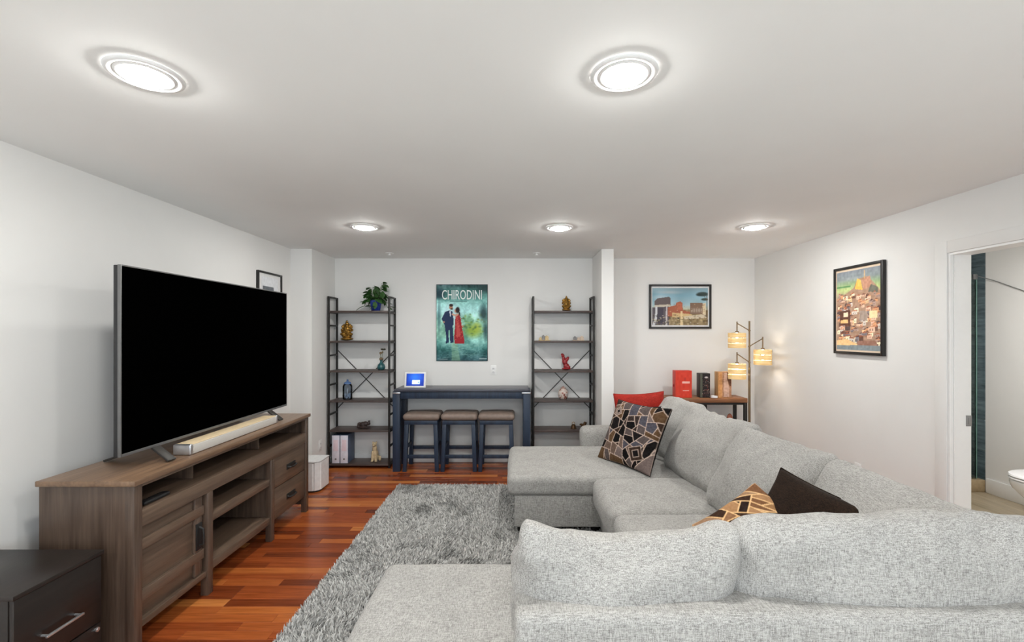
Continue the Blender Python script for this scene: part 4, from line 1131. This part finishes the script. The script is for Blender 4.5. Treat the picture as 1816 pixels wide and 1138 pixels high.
# woman in a red gown
cv.poly([(.37, .40), (.44, .38), (.475, .44), (.50, .56), (.55, .74), (.545, .775), (.36, .775), (.345, .70), (.365, .54)], (158, 28, 38)); cv.poly([(.385, .42), (.43, .42), (.47, .62), (.47, .68), (.39, .68)], (196, 84, 78), .8)
for k in range(30): cv.ell(random.uniform(.37, .52), random.uniform(.44, .76), .012, .008, random.choice([(206, 110, 90), (120, 14, 26)]), .7)
cv.ell(.385, .345, .036, .03, (196, 146, 122), 1, .3); cv.ell(.415, .335, .046, .045, (40, 24, 26), 1, .3); cv.poly([(.43, .34), (.465, .37), (.47, .41), (.44, .40)], (40, 24, 26)); cv.line((.39, .41), (.31, .39), .016, (204, 158, 136)); cv.ell(.405, .395, .035, .015, (204, 158, 136))
cv.line((.03, .975), (.22, .98), .004, (190, 210, 210), .7); cv.line((.84, .972), (.98, .972), .008, (210, 224, 224), .8); cv.line((.2, .92), (.76, .915), .004, (150, 186, 180), .4); cv.line((.27, .225), (.60, .222), .004, (60, 100, 100), .7)
print_part('printed_sheet', cv, PRINT, po, (PX0 + .004, YB - .0134, PZ1 - .004), (PX1 - PX0 - .008, 0, 0), (0, 0, -(PZ1 - PZ0 - .008)))
def lettering(txt, x0, x1, z0, z1, y_, mat, parent):
    cu = bpy.data.curves.new('lettering', 'FONT'); cu.body = txt; cu.size = 1.0; cu.extrude = .0; cu.offset = .006; cu.resolution_u = 3
    ob = bpy.data.objects.new('lettering', cu); col.objects.link(ob)
    dg = bpy.context.evaluated_depsgraph_get(); dg.update()
    me = bpy.data.meshes.new_from_object(ob.evaluated_get(dg))
    bpy.data.objects.remove(ob); bpy.data.curves.remove(cu)
    c = np.array([v.co[:] for v in me.vertices]); lo, hi = c.min(0), c.max(0)
    L = root_loc(parent)
    for v in me.vertices:
        v.co = Vector((x0 + (v.co.x - lo[0]) / (hi[0] - lo[0]) * (x1 - x0) - L[0], y_ - L[1], z0 + (v.co.y - lo[1]) / (hi[1] - lo[1]) * (z1 - z0) - L[2]))
    me.materials.clear(); me.materials.append(mat)
    o = bpy.data.objects.new('lettering', me); col.objects.link(o); o.parent = parent
    return o
lettering('CHIRODINI', PX0 + .068, PX1 - .070, 1.945, 2.060, YB - .0152, plain('title_ink', srgb(226, 236, 234), .6), po)

def frame_on_back(name, label, x0, x1, z0, z1, cv, border, fw):
    t = thing(name, label, 'picture', ((x0 + x1) / 2, YB, z0))
    for a in ((x0, x0 + fw, z0, z1), (x1 - fw, x1, z0, z1)): box_part('frame_rail', BLACKFRAME, t, a[0], a[1], YB - .025, YB - .001, a[2], a[3], .002)
    for a in ((z0, z0 + fw), (z1 - fw, z1)): box_part('frame_rail', BLACKFRAME, t, x0 + fw, x1 - fw, YB - .025, YB - .001, a[0], a[1], .002)
    box_part('mat_board', MAT_BOARD, t, x0 + fw, x1 - fw, YB - .012, YB - .002, z0 + fw, z1 - fw, .0)
    print_part('printed_sheet', cv, PRINT, t, (x0 + fw + border[0], YB - .0125, z1 - fw - border[1]), (x1 - x0 - 2 * fw - 2 * border[0], 0, 0), (0, 0, -(z1 - z0 - 2 * fw - 2 * border[1])))
    return t
cv = Canvas(140, 100)
cv.vgrad([(0, (140, 166, 176)), (.2, (132, 172, 190)), (.45, (160, 190, 200)), (.6, (196, 190, 160)), (1, (120, 112, 96))])
cv.mottle(14, 6, 5, v1=.5); cv.ell(.3, .12, .3, .06, (196, 196, 196), .5, .9); cv.ell(.15, .25, .2, .08, (190, 204, 212), .6, .9)
cv.poly([(0, .55), (1, .6), (1, 1), (0, 1)], (150, 132, 100)); cv.mottle(34, 26, 16, v0=.55)
cv.poly([(.04, .36), (.1, .28), (.3, .24), (.33, .28), (.33, .46), (.04, .46)], (102, 92, 92)); cv.poly([(.05, .46), (.33, .44), (.33, .5), (.04, .52)], (196, 188, 172)); cv.poly([(.0, .52), (.30, .5), (.30, 1), (0, 1)], (96, 90, 96))
cv.poly([(.06, .5), (.095, .5), (.085, .85), (.045, 1), (0, 1), (.05, .8)], (206, 208, 212)); cv.poly([(.25, .5), (.275, .5), (.27, 1), (.235, 1)], (198, 194, 196)); cv.poly([(.1, .54), (.2, .54), (.2, .95), (.1, .95)], (72, 68, 80))
cv.poly([(.28, .52), (.42, .46), (.43, .40), (.50, .36), (.54, .40), (.55, .60), (.68, .64), (.70, .76), (.28, .76)], (168, 98, 74)); cv.poly([(.44, .42), (.53, .42), (.53, .58), (.44, .58)], (186, 106, 80)); cv.poly([(.36, .66), (.7, .70), (.74, .78), (.36, .78)], (206, 178, 130)); cv.poly([(.51, .62), (.545, .62), (.55, 1), (.5, 1)], (222, 200, 156))
cv.poly([(.68, .40), (.9, .40), (.9, .70), (.68, .70)], (128, 104, 88)); 
for k in range(7): cv.ell(.70 + .03 * k, .60, .009, .08, (206, 196, 180), .8, .5)
cv.poly([(.9, .42), (.96, .40), (.96, .72), (.9, .72)], (216, 200, 168)); cv.poly([(.56, .76), (.95, .70), (.98, .80), (.58, .84)], (206, 194, 170))
for k in range(120): cv.ell(random.uniform(0, 1), random.uniform(.72, 1), random.uniform(.01, .03), random.uniform(.008, .03), random.choice([(78, 74, 52), (206, 190, 150), (60, 58, 58), (124, 112, 74), (196, 188, 178), (104, 78, 60)]), .7, .6)
for k in range(50): cv.ell(random.uniform(.28, .95), random.uniform(.44, .74), random.uniform(.006, .016), random.uniform(.008, .02), random.choice([(92, 66, 54), (210, 180, 140), (140, 92, 70)]), .6, .6)
cv.ell(.90, .17, .13, .07, (54, 66, 62), .95, .4); cv.ell(.84, .19, .07, .04, (46, 60, 58), .9, .5); cv.ell(.94, .31, .08, .04, (58, 70, 62), .95, .4); cv.line((.975, .2), (.98, .98), .008, (96, 78, 60)); cv.line((.93, .22), (.975, .34), .005, (90, 76, 60))
frame_on_back('framed_picture', 'framed landscape picture of ancient ruins under a blue sky', 1.581, 2.323, 1.596, 2.126, cv, (.014, .018), .024)

# right wall: framed hill town print
t = thing('framed_picture', 'tall framed hill town print on the right wall near the doorway', 'picture', (XR, 3.78, 1.365))
y0, y1, z0, z1, fw = 3.512, 4.058, 1.364, 2.110, .022
for a in ((y0, y0 + fw, z0, z1), (y1 - fw, y1, z0, z1)): box_part('frame_rail', BLACKFRAME, t, XR - .03, XR - .001, a[0], a[1], a[2], a[3], .002)
for a in ((z0, z0 + fw), (z1 - fw, z1)): box_part('frame_rail', BLACKFRAME, t, XR - .03, XR - .001, y0 + fw, y1 - fw, a[0], a[1], .002)
box_part('mat_board', plain('cream_border', srgb(226, 204, 180), .8), t, XR - .02, XR - .002, y0 + fw, y1 - fw, z0 + fw, z1 - fw, 0)
cv = Canvas(110, 150)
cv.vgrad([(0, (118, 124, 132)), (.1, (124, 134, 136)), (.17, (136, 158, 118)), (.24, (170, 184, 118)), (.32, (160, 146, 122)), (1, (184, 152, 124))])
cv.ell(.3, .1, .35, .03, (150, 150, 156), .5, .9); cv.poly([(0, .19), (.35, .19), (.35, .21), (0, .205)], (84, 130, 80))
cv.poly([(0, .34), (.25, .28), (.42, .22), (.5, .12), (.72, .1), (.85, .18), (.96, .26), (1, .30), (1, 1), (0, 1)], (156, 124, 102))
cv.poly([(.44, .24), (.5, .11), (.58, .14), (.62, .26)], (226, 172, 82)); cv.line((.66, .03), (.66, .14), .012, (206, 164, 110)); cv.poly([(.6, .14), (.78, .10), (.82, .22), (.64, .26)], (176, 128, 104)); cv.poly([(.8, .2), (.95, .25), (.95, .31), (.74, .29)], (92, 92, 80))
rg = random.Random(9)
for k in range(150):
    v = .30 + .58 * (k / 150) + rg.uniform(-.03, .03); u = rg.uniform(0, .95); w = rg.uniform(.05, .15) * (.6 + v * .6); h_ = rg.uniform(.02, .06) * (.6 + v * .6)
    c = rg.choice([(232, 186, 140), (206, 150, 108), (196, 186, 176), (150, 108, 86), (98, 66, 52), (120, 114, 118), (240, 216, 184), (74, 60, 58), (216, 176, 150), (160, 134, 122)])
    cv.poly([(u, v), (u + w, v - .008), (u + w, v + h_), (u, v + h_)], c); cv.poly([(u - .01, v), (u + w * .5, v - .022), (u + w + .01, v - .008)], rg.choice([(150, 84, 58), (110, 70, 58), (190, 130, 96), (84, 62, 60)]))
    for q in range(2): cv.poly([(u + w * (.2 + .4 * q), v + h_ * .35), (u + w * (.33 + .4 * q), v + h_ * .35), (u + w * (.33 + .4 * q), v + h_ * .75), (u + w * (.2 + .4 * q), v + h_ * .75)], (80, 60, 56))
cv.poly([(.08, .50), (.34, .50), (.34, .70), (.08, .68)], (84, 52, 40)); cv.poly([(.17, .53), (.28, .52), (.28, .58), (.17, .58)], (236, 206, 176)); cv.poly([(.10, .62), (.28, .61), (.28, .66), (.10, .66)], (226, 176, 116)); cv.poly([(.55, .51), (.72, .52), (.72, .64), (.55, .62)], (150, 132, 120)); cv.poly([(.76, .52), (.94, .52), (.94, .61), (.76, .61)], (238, 196, 150))
cv.poly([(0, .88), (.25, .86), (.5, .92), (.5, .95), (0, .95)], (226, 184, 130)); cv.poly([(.5, .88), (.9, .87), (.95, .94), (.5, .95)], (140, 100, 84)); cv.poly([(0, .94), (1, .93), (1, 1), (0, 1)], (118, 128, 132))
cv.mottle(12, 30, 40); cv.a = cv.a * 1.06 + 12
print_part('printed_sheet', cv, PRINT, t, (XR - .0204, y1 - fw - .010, z1 - fw - .018), (0, -(y1 - y0 - 2 * fw - .020), 0), (0, 0, -(z1 - z0 - 2 * fw - .032)))

# left wall: small framed print partly hidden by the television
t = thing('framed_picture', 'small thin black framed print peeking above the television', 'picture', (XL, 4.41, 1.62))
y0, y1, z0, z1, fw = 4.20, 4.628, 1.60, 2.128, .018
for a in ((y0, y0 + fw, z0, z1), (y1 - fw, y1, z0, z1)): box_part('frame_rail', BLACKFRAME, t, XL + .001, XL + .024, a[0], a[1], a[2], a[3], .002)
for a in ((z0, z0 + fw), (z1 - fw, z1)): box_part('frame_rail', BLACKFRAME, t, XL + .001, XL + .024, y0 + fw, y1 - fw, a[0], a[1], .002)
box_part('mat_board', MAT_BOARD, t, XL + .002, XL + .012, y0 + fw, y1 - fw, z0 + fw, z1 - fw, 0)
cv = Canvas(60, 80, (226, 228, 232)); cv.poly([(.08, .22), (.72, .22), (.80, .55), (.08, .62)], (108, 114, 120)); cv.poly([(.08, .62), (.9, .55), (.9, .8), (.08, .8)], (140, 146, 152)); cv.mottle(8, 20, 24)
print_part('printed_sheet', cv, PRINT, t, (XL + .0125, y0 + fw + .05, z1 - fw - .03), (0, y1 - y0 - 2 * fw - .1, 0), (0, 0, -.40))

# ------------------------------------------------------------------ console table with boxes, floor lamp (far right corner)
ct = thing('console_table', 'rustic brown console table with black legs behind the sofa', 'table', (2.15, 5.22, 0))
box_part('top', RUSTIC, ct, 1.70, 2.578, 5.085, 5.37, .765, .815, .004)
for x in (1.715, 2.545):
    for y_ in (5.09, 5.335): box_part('leg', BLACKMETAL, ct, x - .002, x + .032, y_, y_ + .032, 0, .764, .003)
box_part('apron', BLACKMETAL, ct, 1.747, 2.543, 5.095, 5.115, .740, .7645, .002)
box_part('lower_shelf', RUSTIC, ct, 1.748, 2.542, 5.10, 5.36, .30, .33, .003)
box_part('support', BLACKMETAL, ct, 2.20, 2.225, 5.33, 5.352, .33, .764, .002)
def gift_box(name, label, x0, x1, h, mat, cv, depth=.10, y0=5.13, cat='box'):
    z = .815
    t = thing(name, label, cat, ((x0 + x1) / 2, y0 + depth / 2, z))
    box_part('body', mat, t, x0, x1, y0, y0 + depth, z + .0005, z + h, .003)
    print_part('printed_front', cv, PRINT, t, (x0 + .004, y0 - .0008, z + h - .004), (x1 - x0 - .008, 0, 0), (0, 0, -(h - .008)))
    return t
cv = Canvas(50, 80, (206, 62, 44)); cv.line((.58, .28), (.58, .36), .03, (150, 50, 50), .8); cv.line((.42, .42), (.86, .42), .025, (236, 200, 190)); cv.line((.42, .46), (.86, .46), .02, (236, 200, 190), .8); cv.line((.45, .74), (.82, .74), .018, (236, 200, 190), .9); cv.mottle(8, 8, 10)
rb = gift_box('gift_box', 'bright red box with white print on the console table', 1.785, 1.972, .305, plain('red_card', srgb(200, 56, 42), .45), cv)
bm = bmesh.new(); add_ball(bm, (1.783, 5.18, .95), (.012, .012, .016)); add_ball(bm, (1.974, 5.18, .95), (.012, .012, .016)); part('clasp', bm, REDLAC, rb)
cv = Canvas(40, 80, (32, 26, 28))
cv.poly([(.0, 0), (.22, 0), (.22, 1), (0, 1)], (84, 86, 74)); cv.ell(.62, .16, .24, .05, (214, 206, 206), .9, .5)
for k in range(70): cv.ell(random.uniform(.2, 1), random.uniform(.2, .95), .05, .022, random.choice([(32, 26, 28), (120, 96, 80), (140, 50, 44), (190, 170, 156), (60, 54, 50)]), .8, .5)
for k in range(8): cv.ell(.62, .82, .30 - .03 * k, .05, (214, 180, 170) if k == 0 else (60, 40, 40), .6, .4)
gift_box('gift_box', 'narrow dark patterned box on the console table', 2.062, 2.178, .275, plain('dark_card', srgb(50, 46, 44), .45), cv)
cv = Canvas(40, 80, (178, 130, 84)); cv.poly([(.3, 0), (1, 0), (1, 1), (.3, 1)], (150, 112, 88)); cv.poly([(.46, .02), (.66, .02), (.68, .3), (.84, .62), (.82, .98), (.42, .98), (.40, .5)], (178, 150, 138)); cv.poly([(.66, .0), (1, 0), (1, .55), (.86, .55), (.68, .3)], (92, 58, 40)); cv.mottle(14, 10, 24)
gift_box('gift_box', 'wooden bottle box with a pale bottle print on the console table', 2.268, 2.418, .29, wood('box_wood', srgb(168, 116, 66), srgb(206, 158, 104), 'z', .5), cv)
bm = bmesh.new(); add_lathe(bm, [(.026, .8155), (.036, .82), (.038, .838), (.034, .838), (.032, .822), (.002, .821)], (2.215, 5.115, 0), 20, True, True); single('candle_dish', bm, CERAMIC, 'tiny white dish between dark box and wooden box', 'dish')
t = thing('wooden_toy', 'small red and wooden toy on the lower shelf of the console table', 'toy', (2.42, 5.2, .33))
mRW = plain('toy_wood', srgb(150, 84, 60), .5, var=.2)
bm = bmesh.new(); add_box(bm, 2.30, 2.50, 5.16, 5.24, .36, .50, .02, 3); part('body', bm, mRW, t)
bm = bmesh.new(); add_ball(bm, (2.34, 5.2, .55), (.05, .04, .055)); add_ball(bm, (2.43, 5.2, .565), (.032, .03, .06)); part('head', bm, mRW, t)
for xw in (2.33, 2.47):
    bm = bmesh.new(); add_tube(bm, [(xw, 5.145, .361), (xw, 5.255, .361)], .03, 20); part('wheel', bm, REDLAC, t)

lp = thing('tree_floor_lamp', 'brass tree floor lamp with three lit banded shades', 'floor lamp', (2.53, 4.955, 0))
LY = 4.955; LX = 2.53
bm = bmesh.new(); add_lathe(bm, [(.13, 0.0005), (.13, .012), (.11, .02), (.02, .026), (.012, .03)], (LX, LY, 0), 36); part('base', bm, BRASS, lp)
bm = bmesh.new(); add_tube(bm, [(LX, LY, .025), (LX, LY, 1.17)], .0125, 14); add_tube(bm, [(LX, LY, 1.16), (LX, LY, 1.675)], .0095, 14); part('pole', bm, BRASS, lp)
def lamp_arm(za, dx, ztip, zsh, label=None):
    xt = LX + dx
    bm = bmesh.new(); add_tube(bm, [(LX, LY, za), (xt, LY, ztip)], .0055, 8); add_ball(bm, (LX, LY, za), .013, None, 10, 8); add_tube(bm, [(xt, LY, ztip + .018), (xt, LY, zsh + .008)], .0065, 10); add_lathe(bm, [(.020, zsh + .004), (.018, zsh + .018), (.007, zsh + .022)], (xt, LY, 0), 14)
    for k in range(3):
        a = 2 * math.pi * k / 3 + .4; add_tube(bm, [(xt, LY, zsh + .006), (xt + .088 * math.cos(a), LY + .088 * math.sin(a), zsh - .004)], .002, 5)
    part('arm', bm, BRASS, lp)
    sh = None
    hb, gap = .048, .0095
    for k in range(3):
        z1_ = zsh - k * (hb + gap); z0_ = z1_ - hb
        bm = bmesh.new(); add_lathe(bm, [(.0885, z0_), (.090, z0_), (.090, z1_), (.0885, z1_), (.0885, z0_)], (xt, LY, 0), 48, False, False)
        p_ = part('shade_band', bm, SHADE, lp if sh is None else sh, angle=30)
        if sh is None: sh = p_
    for k in range(4):
        bm = bmesh.new()
        a = 2 * math.pi * k / 4 + (2.0 if dx < 0 else .8); add_bar(bm, (xt + .086 * math.cos(a), LY + .086 * math.sin(a), zsh), (xt + .086 * math.cos(a), LY + .086 * math.sin(a), zsh - .163), .004, .004, up=(1, 0, 0))
        part('shade_strut', bm, BRASS, sh)
    bm = bmesh.new(); add_ball(bm, (xt, LY, zsh - .085), (.022, .022, .028)); add_tube(bm, [(xt, LY, zsh - .06), (xt, LY, zsh + .006)], .012, 10); part('bulb', bm, BULB, lp)
    l = bpy.data.lights.new('lamp_bulb_light', 'POINT'); l.energy = 3.6; l.color = (1.0, .96, .90); l.shadow_soft_size = .03
    lo = bpy.data.objects.new('lamp_bulb_light', l); col.objects.link(lo); lo.location = (xt, LY, zsh - .085)
lamp_arm(1.571, -.135, 1.650, 1.545)
lamp_arm(1.399, .145, 1.485, 1.362)
lamp_arm(1.226, -.135, 1.318, 1.208)
print('planks', n_planks, 'tufts', nT)
